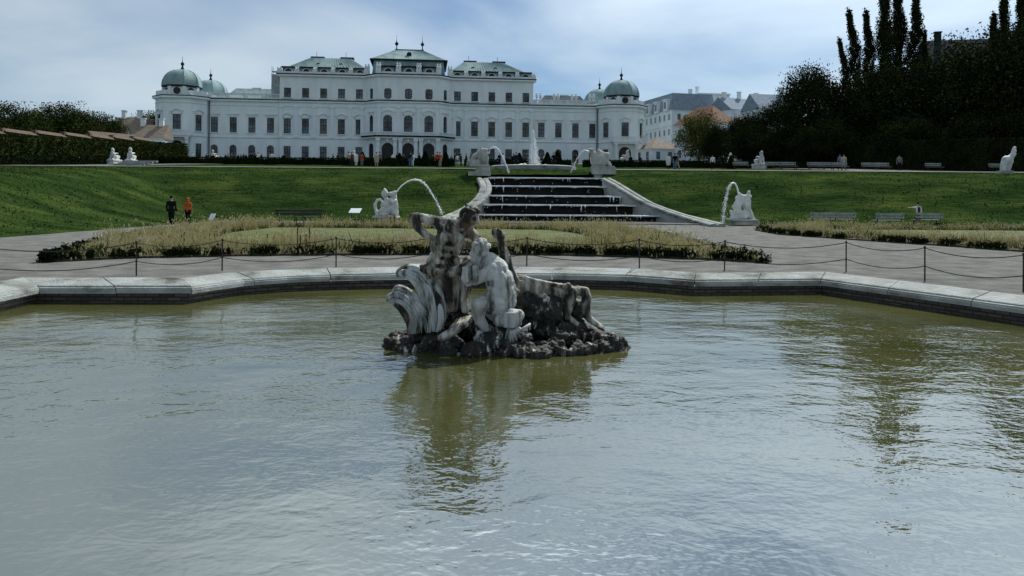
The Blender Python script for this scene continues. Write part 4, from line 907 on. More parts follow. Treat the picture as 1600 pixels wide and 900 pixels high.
# raised arm with fist and the reclining sea creature behind
s = Sculpt()
ch(s, [(770, 480, .1, 46), (745, 470, .08, 36), (725, 425, .06, 31), (700, 360, .04, 31), (690, 320, .03, 33), (678, 280, .02, 28), (668, 240, .01, 20), (660, 222, .0, 22)])
s.ell(Q(655, 205, .0), (30 * U, 24 * U, 26 * U))
for k in range(4):
    x = 626 + k * 15; y = 188 - (8, 14, 14, 6)[k]; ch(s, [(x + 4, 205, -.04, 9), (x, y, -.05, 8.5), (x - 3, y - 8, -.09, 7.5), (x - 1, y + 12, -.10, 7)])
ch(s, [(680, 212, -.03, 11), (684, 195, -.06, 9), (672, 186, -.09, 8)])
ch(s, [(690, 330, .03, 34), (705, 380, .05, 33)])
link('raised_arm', s.done('raised_arm', M['stain_dark'], 0.0105, 2, 0.005, 14.0), sculp)
s = Sculpt()
ch(s, [(760, 490, .12, 56), (810, 485, .16, 56), (870, 505, .18, 62), (930, 520, .2, 64), (990, 520, .2, 54), (1040, 515, .18, 42)])
ch(s, [(760, 440, .1, 16), (800, 438, .1, 18), (850, 452, .08, 14), (920, 466, .1, 14), (990, 478, .08, 14), (1030, 482, .06, 20)])
s.ell(Q(1032, 478, .06), (20 * U, 20 * U, 20 * U))
ch(s, [(1060, 512, .04, 26), (1040, 560, .02, 34), (1026, 600, .0, 30), (1020, 635, -.02, 22), (1050, 655, -.05, 18), (1090, 690, -.06, 16), (1100, 705, -.07, 11)])
ch(s, [(1040, 520, .16, 34), (1090, 508, .17, 29), (1128, 512, .16, 27), (1138, 545, .14, 27), (1126, 590, .12, 33), (1132, 630, .10, 27), (1150, 658, .07, 20), (1185, 682, .03, 17), (1215, 696, .01, 12)])
for k in range(3): ch(s, [(1195, 682 + k * 8, .02 - k * .03, 9), (1222, 694 + k * 7, .0 - k * .03, 7)])
ch(s, [(745, 520, -.02, 40), (770, 560, -.06, 34), (800, 572, -.08, 20)])
ch(s, [(860, 540, .0, 18), (900, 525, -.02, 14), (930, 550, .0, 12)]); ch(s, [(850, 590, -.02, 16), (880, 650, -.06, 14), (920, 700, -.1, 14), (960, 720, -.12, 10)])
link('reclining_figure', s.done('reclining_figure', M['stain_dark'], 0.0115, 2, 0.006, 15.0), sculp)
# scalloped shell and fan of fins under the seated man, fish tail on the rocks
s = Sculpt()
ch(s, [(660, 640, -.34, 36), (720, 625, -.36, 50), (760, 615, -.32, 34)])
for k in range(5): ch(s, [(690, 600 + k * 16, -.46, 9), (730, 598 + k * 16, -.50, 11), (772, 590 + k * 16, -.40, 9)])
link('shell', s.done('shell', M['stain_pale'], 0.012, 2), sculp)
for k in range(9):
    t_ = k / 8; x1 = 690 + 130 * t_; y1 = 800 - 120 * t_ ** 1.6
    b = MB(); pts = [Q(715 + 30 * t_, 660, -.42), Q(705 + 70 * t_, 700 - 20 * t_, -.50), Q(x1 - 10 * (1 - t_), y1 - 30, -.52), Q(x1, y1, -.46)]
    b.tube(pts, [11 * U, 13 * U, 13 * U, 5 * U], 8, flat=0.7); b.build('fin', M['stain_pale'], sculp, True)
b = MB(); prof_ = [(545, 690), (562, 688), (590, 715), (625, 760), (662, 800), (610, 795), (560, 770), (530, 735)]; n = len(prof_)
b.add([Q(x, y, -.42 - (y - 690) * .0012) for x, y in prof_] + [Q(x, y, -.34 - (y - 690) * .0010) for x, y in prof_] + [Q(575, 735, -.53)], [(i, (i + 1) % n, 2 * n) for i in range(n)] + [tuple(range(n, 2 * n))] + [(i, n + i, n + (i + 1) % n, (i + 1) % n) for i in range(n)])
b.build('tail_fin', M['stain_pale'], sculp)
for k in range(7):
    b = MB(); x0 = 500 - k * 16; b.tube([Q(x0 + 40, 610 + k * 4, -.30), Q(x0, 650 + k * 6, -.46), Q(x0 - 60 - k * 5, 690 + k * 8, -.5), Q(x0 - 110 - k * 4, 740 + k * 5, -.46)], [8 * U, 12 * U, 11 * U, 5 * U], 7); b.build('weed_strand', M['stain_dark'], sculp, True)
# reed plume: arching carved leaves
leaves = [([(330, 700), (318, 560), (285, 460), (235, 400), (180, 380), (125, 400), (118, 422)], 27, -.10), ([(300, 705), (285, 590), (250, 490), (205, 425), (150, 398), (122, 405)], 24, -.16), ([(345, 700), (345, 570), (320, 470), (280, 405), (225, 372), (195, 375)], 22, -.06),
          ([(262, 712), (262, 640), (225, 560), (165, 505), (120, 482), (88, 500)], 24, -.14), ([(235, 715), (232, 650), (195, 575), (140, 525), (85, 522), (62, 548)], 24, -.20), ([(205, 715), (205, 660), (175, 590), (125, 548), (72, 548)], 19, -.24), ([(180, 715), (185, 670), (165, 620), (130, 575), (95, 560)], 15, -.26),
          ([(352, 700), (355, 600), (335, 510), (300, 450), (278, 435)], 20, -.16), ([(320, 705), (315, 640), (300, 560), (285, 490), (262, 450)], 22, -.22), ([(285, 710), (275, 650), (245, 590), (215, 545)], 20, -.24), ([(345, 700), (350, 640), (345, 560), (322, 490)], 18, -.24), ([(335, 705), (352, 650), (350, 590), (345, 555)], 14, -.28)]
for li_, (pts, r_, d_) in enumerate(leaves):
    den = []
    for i in range(len(pts) - 1):
        for k in range(4):
            t_ = k / 4; p0 = pts[max(i - 1, 0)]; p1, p2 = pts[i], pts[i + 1]; p3 = pts[min(i + 2, len(pts) - 1)]
            den.append(tuple(0.5 * ((2 * p1[a]) + (p2[a] - p0[a]) * t_ + (2 * p0[a] - 5 * p1[a] + 4 * p2[a] - p3[a]) * t_ ** 2 + (3 * p1[a] - p0[a] - 3 * p2[a] + p3[a]) * t_ ** 3) for a in (0, 1)))
    den.append(pts[-1]); b = MB(); n = len(den); vs = []
    prf = [(-1, 0), (-0.75, -.42), (-0.35, -.30), (0, -.62), (0.35, -.30), (0.75, -.42), (1, 0), (0.5, .3), (-0.5, .3)]
    for i, (x, y) in enumerate(den):
        t_ = i / (n - 1); d0 = den[max(i - 1, 0)]; d1 = den[min(i + 1, n - 1)]; tx, ty = d1[0] - d0[0], d1[1] - d0[1]; L = math.hypot(tx, ty) or 1; nx, ny = -ty / L, tx / L
        rr = r_ * (0.75 + 0.5 * math.sin(math.pi * min(1, t_ * 1.1))) * (1 if t_ < .85 else max(0.25, 1 - (t_ - .85) * 4.5))
        for a, e in prf: vs.append(Q(x + nx * a * rr, y + ny * a * rr, d_ + e * rr * U * 1.3))
    k = len(prf); fs = [(i * k + j, i * k + (j + 1) % k, (i + 1) * k + (j + 1) % k, (i + 1) * k + j) for i in range(n - 1) for j in range(k)] + [tuple(range(k))[::-1], tuple(range((n - 1) * k, n * k))]
    o = b.add(vs, fs).build('reed_leaf', M['stain_dark' if li_ % 4 == 2 else 'stain_reed'], sculp); bm = bmesh.new(); bm.from_mesh(o.data); bmesh.ops.recalc_face_normals(bm, faces=bm.faces); bm.to_mesh(o.data); bm.free()

# ================================================================ OTHER STATUES AND JETS
def px_statue(name, label, x0, y0, scale, Y, chains, vox, base_px, extra=None, m_='marble', ped=None):
    org = P(*base_px, Y); root = thing(name, label, 'statue', org); s = Sculpt(); u_ = Y / F / scale
    def q(cx, cy, d): p = P(x0 + cx / scale, y0 + cy / scale, Y); p.y += d; return p - org
    for c in chains: s.chain([(q(x, y, d), r * u_) for x, y, d, r in c])
    link('figure', s.done('figure', M[m_], vox, 1, vox * 0.5, 3.0), root)
    for (xa, xb, ya, yb, dep) in (ped or []):
        a, c = q(xa, ya, 0), q(xb, yb, 0); MB().box(((a.x + c.x) / 2, 0.0, (a.z + c.z) / 2), (c.x - a.x, dep, abs(c.z - a.z)), 0.02, taper=0.97).build('pedestal', M['cascade_stone'], root)
    return root, q, org
YL = 53.3
stL, qL, oL = px_statue('dolphin_statue', 'white stone child and curling sea creature spouting water left of the cascade', 550, 270, 10, YL,
    [[(400, 660, 0, 32), (368, 570, 0, 26), (358, 490, 0, 24), (395, 425, 0, 24), (448, 420, 0, 22), (478, 465, 0, 20), (462, 520, 0, 18)], [(440, 640, 0, 62), (500, 640, 0, 60), (560, 600, .1, 60)], [(545, 430, 0, 42), (545, 520, 0, 55), (530, 600, 0, 60)],
     [(510, 375, 0, 30), (495, 330, 0, 45), (520, 300, 0, 40), (508, 262, 0, 20), (505, 245, 0, 8)], [(520, 340, 0, 30), (580, 335, -.1, 32), (640, 330, 0, 40), (670, 310, 0, 34), (690, 310, 0, 18)], [(650, 360, .1, 50), (650, 440, .1, 55), (655, 540, .1, 50), (650, 640, .1, 48)],
     [(600, 420, -.15, 30), (640, 450, -.2, 28), (690, 440, -.1, 26), (705, 520, -.05, 22), (712, 600, -.05, 20), (700, 680, -.05, 30)], [(600, 540, -.1, 26), (560, 600, -.15, 26), (545, 650, -.1, 28)], [(480, 560, -.2, 30), (440, 600, -.25, 26)]],
    0.05, (605, 339), ped=[(345, 725, 672, 700, 1.7), (420, 705, 692, 790, 1.4)])
YR = 51.5
stR, qR, oR = px_statue('sea_figure_statue', 'white stone figure riding a sea beast spouting water right of the cascade', 1090, 270, 9, YR,
    [[(720, 275, 0, 30)], [(715, 310, 0, 20), (690, 340, 0, 36), (640, 350, 0, 40), (600, 330, 0, 36), (585, 300, 0, 22), (590, 275, 0, 12)], [(735, 330, -.1, 22), (700, 380, -.15, 24), (650, 415, -.15, 22)], [(560, 360, 0, 36), (535, 345, 0, 14)],
     [(600, 380, 0, 60), (570, 440, 0, 62), (560, 520, 0, 56), (590, 600, 0, 60)], [(680, 400, 0, 50), (720, 400, 0, 32)], [(690, 440, 0, 58), (705, 520, 0, 50), (745, 590, 0, 40), (770, 640, 0, 34)], [(500, 480, 0, 26), (540, 460, 0, 40)],
     [(465, 540, 0, 20), (480, 575, 0, 24), (500, 620, 0, 30)], [(640, 560, -.2, 40), (650, 620, -.2, 40)], [(480, 640, 0, 28), (620, 645, 0, 36), (780, 645, 0, 30)], [(680, 560, -.25, 24), (720, 620, -.2, 24)]],
    0.05, (1162, 350), ped=[(450, 800, 648, 672, 1.8), (495, 822, 668, 728, 1.6)])
YT = PT(752, 272, 0.0, 50).y
t1, qT1, oT1 = px_statue('crouching_group', 'pale stone group on a pedestal at the cascade top spouting water towards the jet', 715, 225, 12, YT,
    [[(440, 75, 0, 22), (440, 50, 0, 10)], [(530, 110, 0, 30), (570, 110, 0, 16)], [(450, 120, 0, 50), (450, 200, 0, 95), (480, 300, 0, 90)], [(500, 110, 0, 36), (540, 200, -.1, 40), (545, 300, -.1, 40), (545, 380, -.1, 36)], [(400, 170, 0, 50), (320, 230, 0, 50), (270, 300, 0, 40), (240, 370, 0, 36)], [(300, 360, 0, 60), (420, 350, 0, 70), (520, 370, 0, 50)], [(200, 320, 0, 34), (195, 400, 0, 36)]],
    0.055, (753, 273), ped=[(230, 600, 385, 430, 1.6), (340, 610, 425, 560, 1.5), (205, 620, 520, 600, 1.7)], m_='cascade_stone')
t2, qT2, oT2 = px_statue('sea_horse_group', 'pale stone sea beast group on a pedestal at the cascade top facing the jet', 880, 225, 12, YT + 0.3,
    [[(505, 130, 0, 50), (470, 110, 0, 24)], [(540, 110, 0, 30), (560, 190, 0, 60), (620, 260, 0, 95), (620, 370, 0, 90)], [(655, 110, 0, 24), (680, 180, 0, 60), (720, 260, 0, 80), (720, 370, 0, 90)], [(700, 130, 0, 20), (760, 190, 0, 34), (830, 200, 0, 44), (840, 260, 0, 36), (800, 330, 0, 36), (770, 380, 0, 40)], [(820, 320, 0, 36), (880, 400, 0, 36)], [(540, 250, -.1, 30), (560, 330, -.1, 36), (570, 400, 0, 40)]],
    0.055, (947, 275), ped=[(530, 940, 415, 445, 1.6), (530, 965, 440, 575, 1.6), (565, 720, 565, 690, 1.2)], m_='cascade_stone')
def jet(name, label, pts, r0, r1, seed):
    g_ = np.random.default_rng(seed); b = MB(); den = []
    for i in range(len(pts) - 1):
        for k in range(10):
            t_ = k / 10; p0 = pts[max(i - 1, 0)]; p1, p2 = pts[i], pts[i + 1]; p3 = pts[min(i + 2, len(pts) - 1)]
            den.append(0.5 * ((2 * p1) + (p2 - p0) * t_ + (2 * p0 - 5 * p1 + 4 * p2 - p3) * t_ ** 2 + (3 * p1 - p0 - 3 * p2 + p3) * t_ ** 3))
    den.append(pts[-1]); n = len(den); path = []; rad = []
    for i, p in enumerate(den):
        t_ = i / (n - 1); j = 0.35 * r1 * t_; path.append(p + Vector(g_.normal(0, j, 3))); rad.append((r0 + (r1 - r0) * t_ * .5) * (1 + 0.16 * t_ * g_.normal()) * (1 - 0.35 * t_))
    b.tube(path, [max(0.25 * r0, x) for x in rad], 7)
    for i in range(int(n * 5)):
        t_ = g_.uniform(0.35, 1); p = den[int(t_ * (n - 1))] + Vector(g_.normal(0, r1 * (0.35 + 0.5 * t_), 3)); q = r1 * g_.uniform(0.06, 0.2); b.ell(p, (q, q, q * 1.8), 5, 3)
    return tag(b.build(name, M['foam'], None, True), label, 'water jet')
def pw_(l, Y0, Y1): return [P(x, y, Y0 + (Y1 - Y0) * i / (len(l) - 1)) for i, (x, y) in enumerate(l)]
jet('water_jet', 'white arc of water from the child statue onto the left cascade wall', pw_([(618, 302), (628, 290), (640, 282.5), (650, 281), (661, 285), (671, 297), (681, 313), (688, 328), (690, 334)], YL, YL + 0.8), 0.05, 0.09, 1)
jet('water_jet', 'white arc of water falling in front of the right sea beast statue', pw_([(1154, 303), (1151, 291), (1146.5, 286), (1142, 288), (1138, 296), (1135, 308), (1133, 320), (1131, 336), (1129, 350)], YR - .3, YR - 0.9), 0.055, 0.10, 2)
jet('water_jet', 'thin arc of water from the crouching group into the cascade', pw_([(764, 240), (766, 233), (772, 230), (779, 234), (786, 247), (791, 258), (796, 273)], YT, YT + 0.4), 0.045, 0.08, 3)
jet('water_jet', 'thin arc of water from the sea horse group into the cascade', pw_([(921, 238), (916, 235), (911, 236), (904, 244), (898, 256), (891, 274)], YT, YT + 0.3), 0.045, 0.07, 4)
# tall fountain jet with spray and its rocks
JY = 74.0; jp = PX(832, JY); jz = jp.z
jr = thing('fountain_jet', 'tall white water jet spraying above the cascade', 'fountain', jp); g_ = np.random.default_rng(8)
topz = P(829.5, 203, JY).z - jz
b = MB(); n = 26; b.tube([(g_.normal(0, .015), g_.normal(0, .015), topz * i / n) for i in range(n + 1)], [0.20 * (1 - 0.72 * i / n) * g_.uniform(.8, 1.2) for i in range(n + 1)], 8); b.build('column', M['foam'], jr, True)
C = []
for i in range(9000):
    t_ = g_.random() ** 1.6; h = topz * t_ * 0.97; sp = 0.10 + 0.46 * (1 - t_) ** 1.3; C.append((g_.normal(0.22 * (1 - t_), sp * .55), g_.normal(0, sp * .55), h))
V, Fq = cards(np.array(C), 0.028, g_, aspect=0.8); tag(link('spray', fastmesh('spray', V, Fq, [M['foam']]), jr), kind='stuff')
for k, (x, y, r_) in enumerate([(808, 266, .42), (820, 264, .5), (834, 265, .5), (848, 266, .46), (866, 265, .42), (874, 266, .40), (800, 268, .3), (858, 268, .3)]):
    s = Sculpt(); 
    for q in range(7): s.ell(Vector((g_.normal(0, r_ * .5), g_.normal(0, r_ * .4), r_ * .3 + g_.normal(0, r_ * .2))), (r_ * .5, r_ * .45, r_ * .5))
    o = link('splash_rock', s.done('splash_rock', M['marble'], 0.06, 1, .05, 4), jr); p = P(x, y, JY); o.location = (p.x - jp.x, g_.normal(0, .3), 0.1)
b = MB(); b.lathe((0, 0, 0), [(4.2, -0.3), (4.2, 0.25), (3.9, 0.32), (3.8, 0.05)], 32); b.build('basin', M['coping'], jr)

# ================================================================ TREES, HEDGES
def crown_mesh(seed, h, rad, z0, nclump, per, leaf, mats, shape='round', mi_p=None):
    g_ = np.random.default_rng(seed); C = []
    for k in range(nclump):
        for _ in range(50):
            u_ = g_.uniform(-1, 1, 3)
            if (u_ ** 2).sum() < 1 and (u_ ** 2).sum() > 0.12: break
        if shape == 'round': c = np.array([u_[0] * rad, u_[1] * rad, z0 + (h - z0) * (0.5 + 0.5 * u_[2])]); sp = rad * g_.uniform(0.12, 0.24)
        else:
            t_ = g_.random() ** 0.85; rr = rad * (0.25 + 0.75 * math.sin(math.pi * min(1, 0.10 + t_ * 0.9)) ** 0.7) * (1.0 if t_ < .55 else (1 - t_) * 2 + .1) * g_.uniform(.7, 1.25); a = g_.uniform(0, 6.28); q = rr * g_.uniform(0.1, 1.3)
            c = np.array([q * math.cos(a), q * math.sin(a), z0 + (h - z0) * t_]); sp = rad * g_.uniform(0.12, 0.22)
        m_ = int(per * g_.uniform(0.6, 1.4)); d = np.clip(g_.normal(0, 1, (m_, 3)), -1.7, 1.7) * sp * np.array([1, 1, 0.75 if shape == 'round' else 1.9]); C.append(c + d)
    C = np.concatenate(C); V, Fq = cards(C, leaf, g_); mi = g_.choice(len(mats), len(Fq), p=mi_p) if len(mats) > 1 else None
    return fastmesh('crown', V, Fq, mats, mi)
def trunk_mesh(seed, h, z0, rad, r0):
    g_ = np.random.default_rng(seed); b = MB(); b.tube([(0, 0, -0.3), (g_.normal(0, .1), g_.normal(0, .1), z0 * .6), (g_.normal(0, .2), g_.normal(0, .2), z0 + (h - z0) * .35), (g_.normal(0, .3), g_.normal(0, .3), h * .88)], [r0, r0 * .8, r0 * .55, r0 * .12], 8)
    for k in range(9):
        a = g_.uniform(0, 6.28); z = z0 + (h - z0) * g_.uniform(0.0, .5); q = rad * g_.uniform(.5, .9)
        b.tube([(0, 0, z), (q * .5 * math.cos(a), q * .5 * math.sin(a), z + (h - z) * .25), (q * math.cos(a), q * math.sin(a), z + (h - z) * .42)], [r0 * .4, r0 * .25, r0 * .06], 6)
    return b.mesh('trunk', M['bark'])
trees = {}
def tree_kind(key, h, rad, z0, nclump, per, leaf, mats, shape='round', r0=0.28, p=None, seed=1):
    trees[key] = (trunk_mesh(seed, h, z0, rad, r0), crown_mesh(seed, h, rad, z0, nclump, per, leaf, [M[m_] for m_ in mats], shape, p), h)
tree_kind('dark_a', 15, 6.0, 1.6, 190, 170, 0.17, ['leaf_black', 'leaf_green'], p=[.8, .2], seed=21)
tree_kind('dark_b', 13, 5.4, 1.2, 180, 160, 0.16, ['leaf_black', 'leaf_green'], p=[.85, .15], seed=22)
tree_kind('olive_a', 9, 4.2, 1.8, 130, 170, 0.13, ['leaf_green', 'leaf_black'], p=[.7, .3], seed=23)
tree_kind('olive_b', 8, 4.6, 1.6, 120, 170, 0.13, ['leaf_green', 'leaf_black'], p=[.6, .4], seed=24)
tree_kind('airy', 12, 4.6, 3.5, 60, 110, 0.14, ['leaf_black', 'leaf_green'], p=[.6, .4], seed=25)
tree_kind('yellow', 9, 4.0, 1.2, 90, 150, 0.16, ['leaf_yellow', 'leaf_green'], p=[.6, .4], seed=26)
tree_kind('poplar', 30, 2.0, 1.5, 240, 100, 0.16, ['leaf_black', 'leaf_green'], 'col', 0.35, p=[.8, .2], seed=27)
tree_kind('poplar_thin', 24, 1.35, 1.5, 150, 85, 0.15, ['leaf_black', 'leaf_green'], 'col', 0.25, p=[.8, .2], seed=28)
def tree(key, px, Y, top_py, name, label, group=None, sxy=1.0, rz=None, zoff=0.0, cat='tree'):
    tr, crn, h = trees[key]; p = PX(px, Y); hh = P(px, top_py, Y).z - p.z; s_ = hh / h
    root = thing(name, label, cat, p, random.uniform(0, 6.28) if rz is None else rz, group); root.scale = (s_ * sxy, s_ * sxy, s_)
    link('trunk', tr, root); link('crown', crn, root); return root
# left row behind the hedge
lt = [('olive_a', -60, 104, 168, 'tree beyond the left boundary wall where the hedge leaves the view'), ('olive_b', -5, 106, 166, 'tall dark tree beyond the left wall at the picture edge'), ('olive_a', 42, 112, 178, 'dark rounded tree second along the left boundary wall'), ('olive_b', 92, 120, 168, 'bushy tree with lit yellow-green top behind the left wall'),
      ('olive_a', 122, 128, 180, 'olive tree between two taller trees behind the left wall'), ('olive_b', 148, 134, 180, 'tree with ragged pointed top behind the left hedge'), ('olive_a', 170, 146, 192, 'smaller tree closing the left row behind the seated statues'), ('olive_b', 212, 232, 192, 'tree behind the tiled cottages left of the palace'), ('olive_a', 238, 236, 180, 'dark tree touching the palace corner tower')]
for k, (key, x, Y, ty, lab) in enumerate(lt): tree(key, x, Y, ty, 'broadleaf_tree', lab, 'trees behind the left garden wall', 0.95 if k < 7 else 1.0)
# right dark wood and poplars
rt = [('dark_b', 1122, 128, 198, .95, 'dark low tree beside the yellowing tree right of the palace'), ('dark_a', 1168, 122, 180, 1.0, 'dark tree below the grey far roofs'), ('dark_b', 1214, 118, 160, .85, 'black shaded tree between the low trees and the round oak'), ('dark_a', 1264, 112, 106, .74, 'round leafy oak silhouetted against the sky left of the poplars'), ('dark_b', 1320, 112, 134, 1.0, 'black tree directly under the thin leaning poplars'), ('dark_a', 1385, 108, 104, 1.0, 'broad black tree in front of the tallest poplars'),
      ('dark_b', 1450, 106, 108, 1.1, 'black tree right of the poplar group below the dark roof'), ('dark_a', 1510, 104, 112, 1.2, 'black broad tree beneath the house with a chimney'), ('dark_b', 1570, 98, 62, 1.0, 'tall black tree at the garden edge beside the right statue'), ('dark_a', 1640, 94, 40, 1.1, 'tall black tree half outside the view beside the right wall'), ('dark_b', 1290, 104, 190, 1.5, 'low black tree in front of the round oak'), ('dark_b', 1420, 98, 185, 1.5, 'low black tree in front of the broad black tree'), ('dark_b', 1530, 93, 180, 1.5, 'low black tree behind the right wall coping'), ('dark_b', 1180, 112, 200, 1.5, 'low black tree behind the two small seated sphinxes'), ('dark_b', 1630, 88, 170, 1.5, 'low black tree beyond the seated statue at the right')]
for key, x, Y, ty, sx, lab in rt: tree(key, x, Y, ty, 'broadleaf_tree', lab, 'shaded trees on the right', sx)
tree('airy', 1522, 112, 52, 'airy_tree', 'airy thin-leaved tree showing sky through its crown beside the dark roof', None, 0.95)
tree('yellow', 1092, 150, 178, 'yellowing_tree', 'yellowing tree in front of the orange roofed house', None, 0.9)
for key, x, Y, ty, sx, lab in [('poplar_thin', 1350, 122, 58, .85, 'thin short poplar leaning at the left of the group'), ('poplar_thin', 1360, 124, 14, .9, 'slender poplar second from the left of the group'), ('poplar_thin', 1370, 124, 18, .9, 'slender poplar touching the tallest poplar'), ('poplar', 1380, 120, -40, .82, 'tallest dense poplar in the middle of the group'), ('poplar', 1402, 123, -55, .72, 'tall poplar pressed against the tallest one'), ('poplar_thin', 1426, 121, -14, .95, 'tall poplar with a gap of sky beside it'), ('poplar_thin', 1442, 121, 48, .7, 'short thin poplar ending the group'),
                               ('poplar_thin', 1546, 108, 24, .95, 'poplar left of the big edge poplar'), ('poplar', 1567, 106, -18, .75, 'big dense poplar near the garden edge'), ('poplar', 1594, 106, -30, .8, 'dense poplar at the far right edge')]:
    o = tree(key, x, Y, ty, 'poplar_tree', lab, 'poplars on the right', sx)
    if key == 'poplar_thin': o.rotation_euler = (random.uniform(-.03, .03), {1350: -.19, 1360: -.13, 1370: -.075}.get(x, 0.015), 0)
# clipped hedges
def hedge(label, a, c, h, th, m_, leaf=0.09, dens=160, name='hedge'):
    a, c = Vector(a), Vector(c); L = (c - a).length; d = (c - a) / L; nn = Vector((d.y, -d.x)); root = thing(name, label, 'hedge', (a.x, a.y, H(a.x, a.y)), 0); g_ = np.random.default_rng(int(abs(a.x * 7) + a.y))
    n = max(2, int(L / 1.2)); b = MB(); vs = []
    for i in range(n + 1):
        p = a + d * L * i / n; z = H(p.x, p.y); wv_ = 0.08 * math.sin(i * 1.7)
        for o_, zz_ in ((-th / 2, -.2), (-th / 2, h - .1 + wv_), (th / 2, h - .1 + wv_), (th / 2, -.2)): q = p + nn * o_ * .85; vs.append((q.x - a.x, q.y - a.y, z + zz_ * .97 - root.location.z))
    fs = [(i * 4 + k, i * 4 + k + 1, i * 4 + k + 5, i * 4 + k + 4) for i in range(n) for k in range(3)] + [(0, 1, 2, 3), (4 * n + 3, 4 * n + 2, 4 * n + 1, 4 * n)]
    b.add(vs, fs).build('core', M[m_], root)
    m2 = int(L * (2 * h + th) * dens * min(1.0, 0.2 / leaf * .5)); t_ = g_.uniform(0, 1, m2); f = g_.uniform(0, 2 * h + th, m2); C = np.zeros((m2, 3))
    for i in range(m2):
        p = a + d * L * t_[i]; z = H(p.x, p.y)
        if f[i] < h: o_, zz_ = -th / 2, f[i]
        elif f[i] < h + th: o_, zz_ = f[i] - h - th / 2, h
        else: o_, zz_ = th / 2, f[i] - h - th
        q = p + nn * (o_ + g_.normal(0, .06)); C[i] = (q.x - a.x, q.y - a.y, z + zz_ + g_.normal(0, .06) - root.location.z)
    V, Fq = cards(C, leaf, g_); tag(link('leaves', fastmesh('leaves', V, Fq, [M[m_], M['leaf_black']], g_.choice(2, len(Fq), p=[.8, .2])), root), kind='stuff'); return root
hedge('tall clipped green hedge running beside the left boundary wall', (-53, 58), (-53.5, 125), 3.1, 1.6, 'leaf_hedge', 0.13, 60, 'tall_hedge')
hedge('low dark clipped hedge under the tall left hedge', (-49, 62), (-50, 118), 0.95, 1.0, 'leaf_box', 0.09, 90, 'low_hedge')
hedge('long low dark hedge in front of the left palace wing', (-60, 108), (-13, 108), 0.95, 1.2, 'leaf_box', 0.10, 70, 'low_hedge')
hedge('low dark hedge in front of the palace entrance', (-22, 100), (-7.5, 100), 0.95, 1.2, 'leaf_box', 0.10, 70, 'low_hedge')
hedge('low dark hedge behind the fountain jet', (-6.5, 104), (8, 104), 0.9, 1.2, 'leaf_box', 0.10, 70, 'low_hedge')
hedge('long low dark hedge before the right palace pavilion and the trees', (9.5, 104), (55, 100), 0.9, 1.2, 'leaf_box', 0.10, 70, 'low_hedge')
hedge('tall black clipped hedge below the shaded trees on the right', (36, 118), (62, 72), 3.6, 1.8, 'leaf_black', 0.15, 60, 'tall_hedge')
hedge('tall black clipped hedge beside the seated statue at the right', (62, 71), (58, 56), 3.4, 1.8, 'leaf_black', 0.15, 60, 'tall_hedge')
# cone topiaries
cg = np.random.default_rng(31); C = []
for i in range(2600):
    t_ = cg.random(); a = cg.uniform(0, 6.28); r_ = 0.62 * (1 - t_) ** 0.75 + 0.03; C.append((r_ * math.cos(a) + cg.normal(0, .02), r_ * math.sin(a) + cg.normal(0, .02), 0.08 + 1.72 * t_))
V, Fq = cards(np.array(C), 0.06, cg); cone_l = fastmesh('leaves', V, Fq, [M['leaf_box']]); cone_c = MB().lathe((0, 0, 0), [(0.5, 0), (0.56, 0.2), (0.4, 0.9), (0.2, 1.4), (0.02, 1.75)], 12).mesh('core', M['leaf_box'])
for x, Y, wh in [(566, 104, 'left of the palace entrance pair'), (664, 97, 'beside the visitors in orange'), (696, 92, 'tallest, left of the crouching group'), (811, 90, 'left of the fountain jet beyond the arc of water'), (855, 98, 'right of the fountain jet'), (871, 94, 'beside the sea horse group jet'), (624, 101, 'between the entrance arches'), (1142, 92, 'in front of the trees by the small sphinx')]:
    o = thing('cone_topiary', 'dark clipped cone shrub ' + wh, 'shrub', PX(x, Y), 0, 'cone topiaries of the upper garden'); s_ = random.uniform(.9, 1.15); o.scale = (s_, s_, s_); link('core', cone_c, o); link('leaves', cone_l, o)

# ---------------------------------------------------------------- boundary walls
def boundary(label, pts, h, tile, n_seg):
    a, c = Vector(pts[0]), Vector(pts[1]); L = (c - a).length; d = (c - a) / L; root = thing('boundary_wall', label, 'wall', (a.x, a.y, H(a.x, a.y))); rz = math.atan2(d.y, d.x)
    for i in range(n_seg):
        p = a + d * L * (i + .5) / n_seg; z = H(p.x, p.y) - root.location.z; l_ = L / n_seg - 0.04
        w_ = MB().box((p.x - a.x, p.y - a.y, z + h / 2 - .3), (l_, 0.5, h + .6), rz).build('wall_panel', M['wall_tan'], root)
        MB().prism([(-.55, 0), (.55, 0), (0, .42)], 0, l_).build('tile_coping', M[tile], w_)
        t_ = w_.children[0]; t_.rotation_euler = (math.pi / 2, 0, rz + math.pi / 2); t_.location = (p.x - a.x - d.x * l_ / 2, p.y - a.y - d.y * l_ / 2, z + h)
        q = a + d * L * i / n_seg; MB().box((q.x - a.x, q.y - a.y, z + h / 2), (0.5, 0.62, h + .8), rz).build('buttress', M['wall_tan'], root)
    return root
boundary('tan boundary wall with weathered tile coping behind the left hedge', ((-57, 56), (-57.5, 122)), 3.55, 'tile_brown', 11)
boundary('dark boundary wall with pale coping behind the right statue', ((66, 100), (62.5, 60)), 4.6, 'tile_pale', 6)

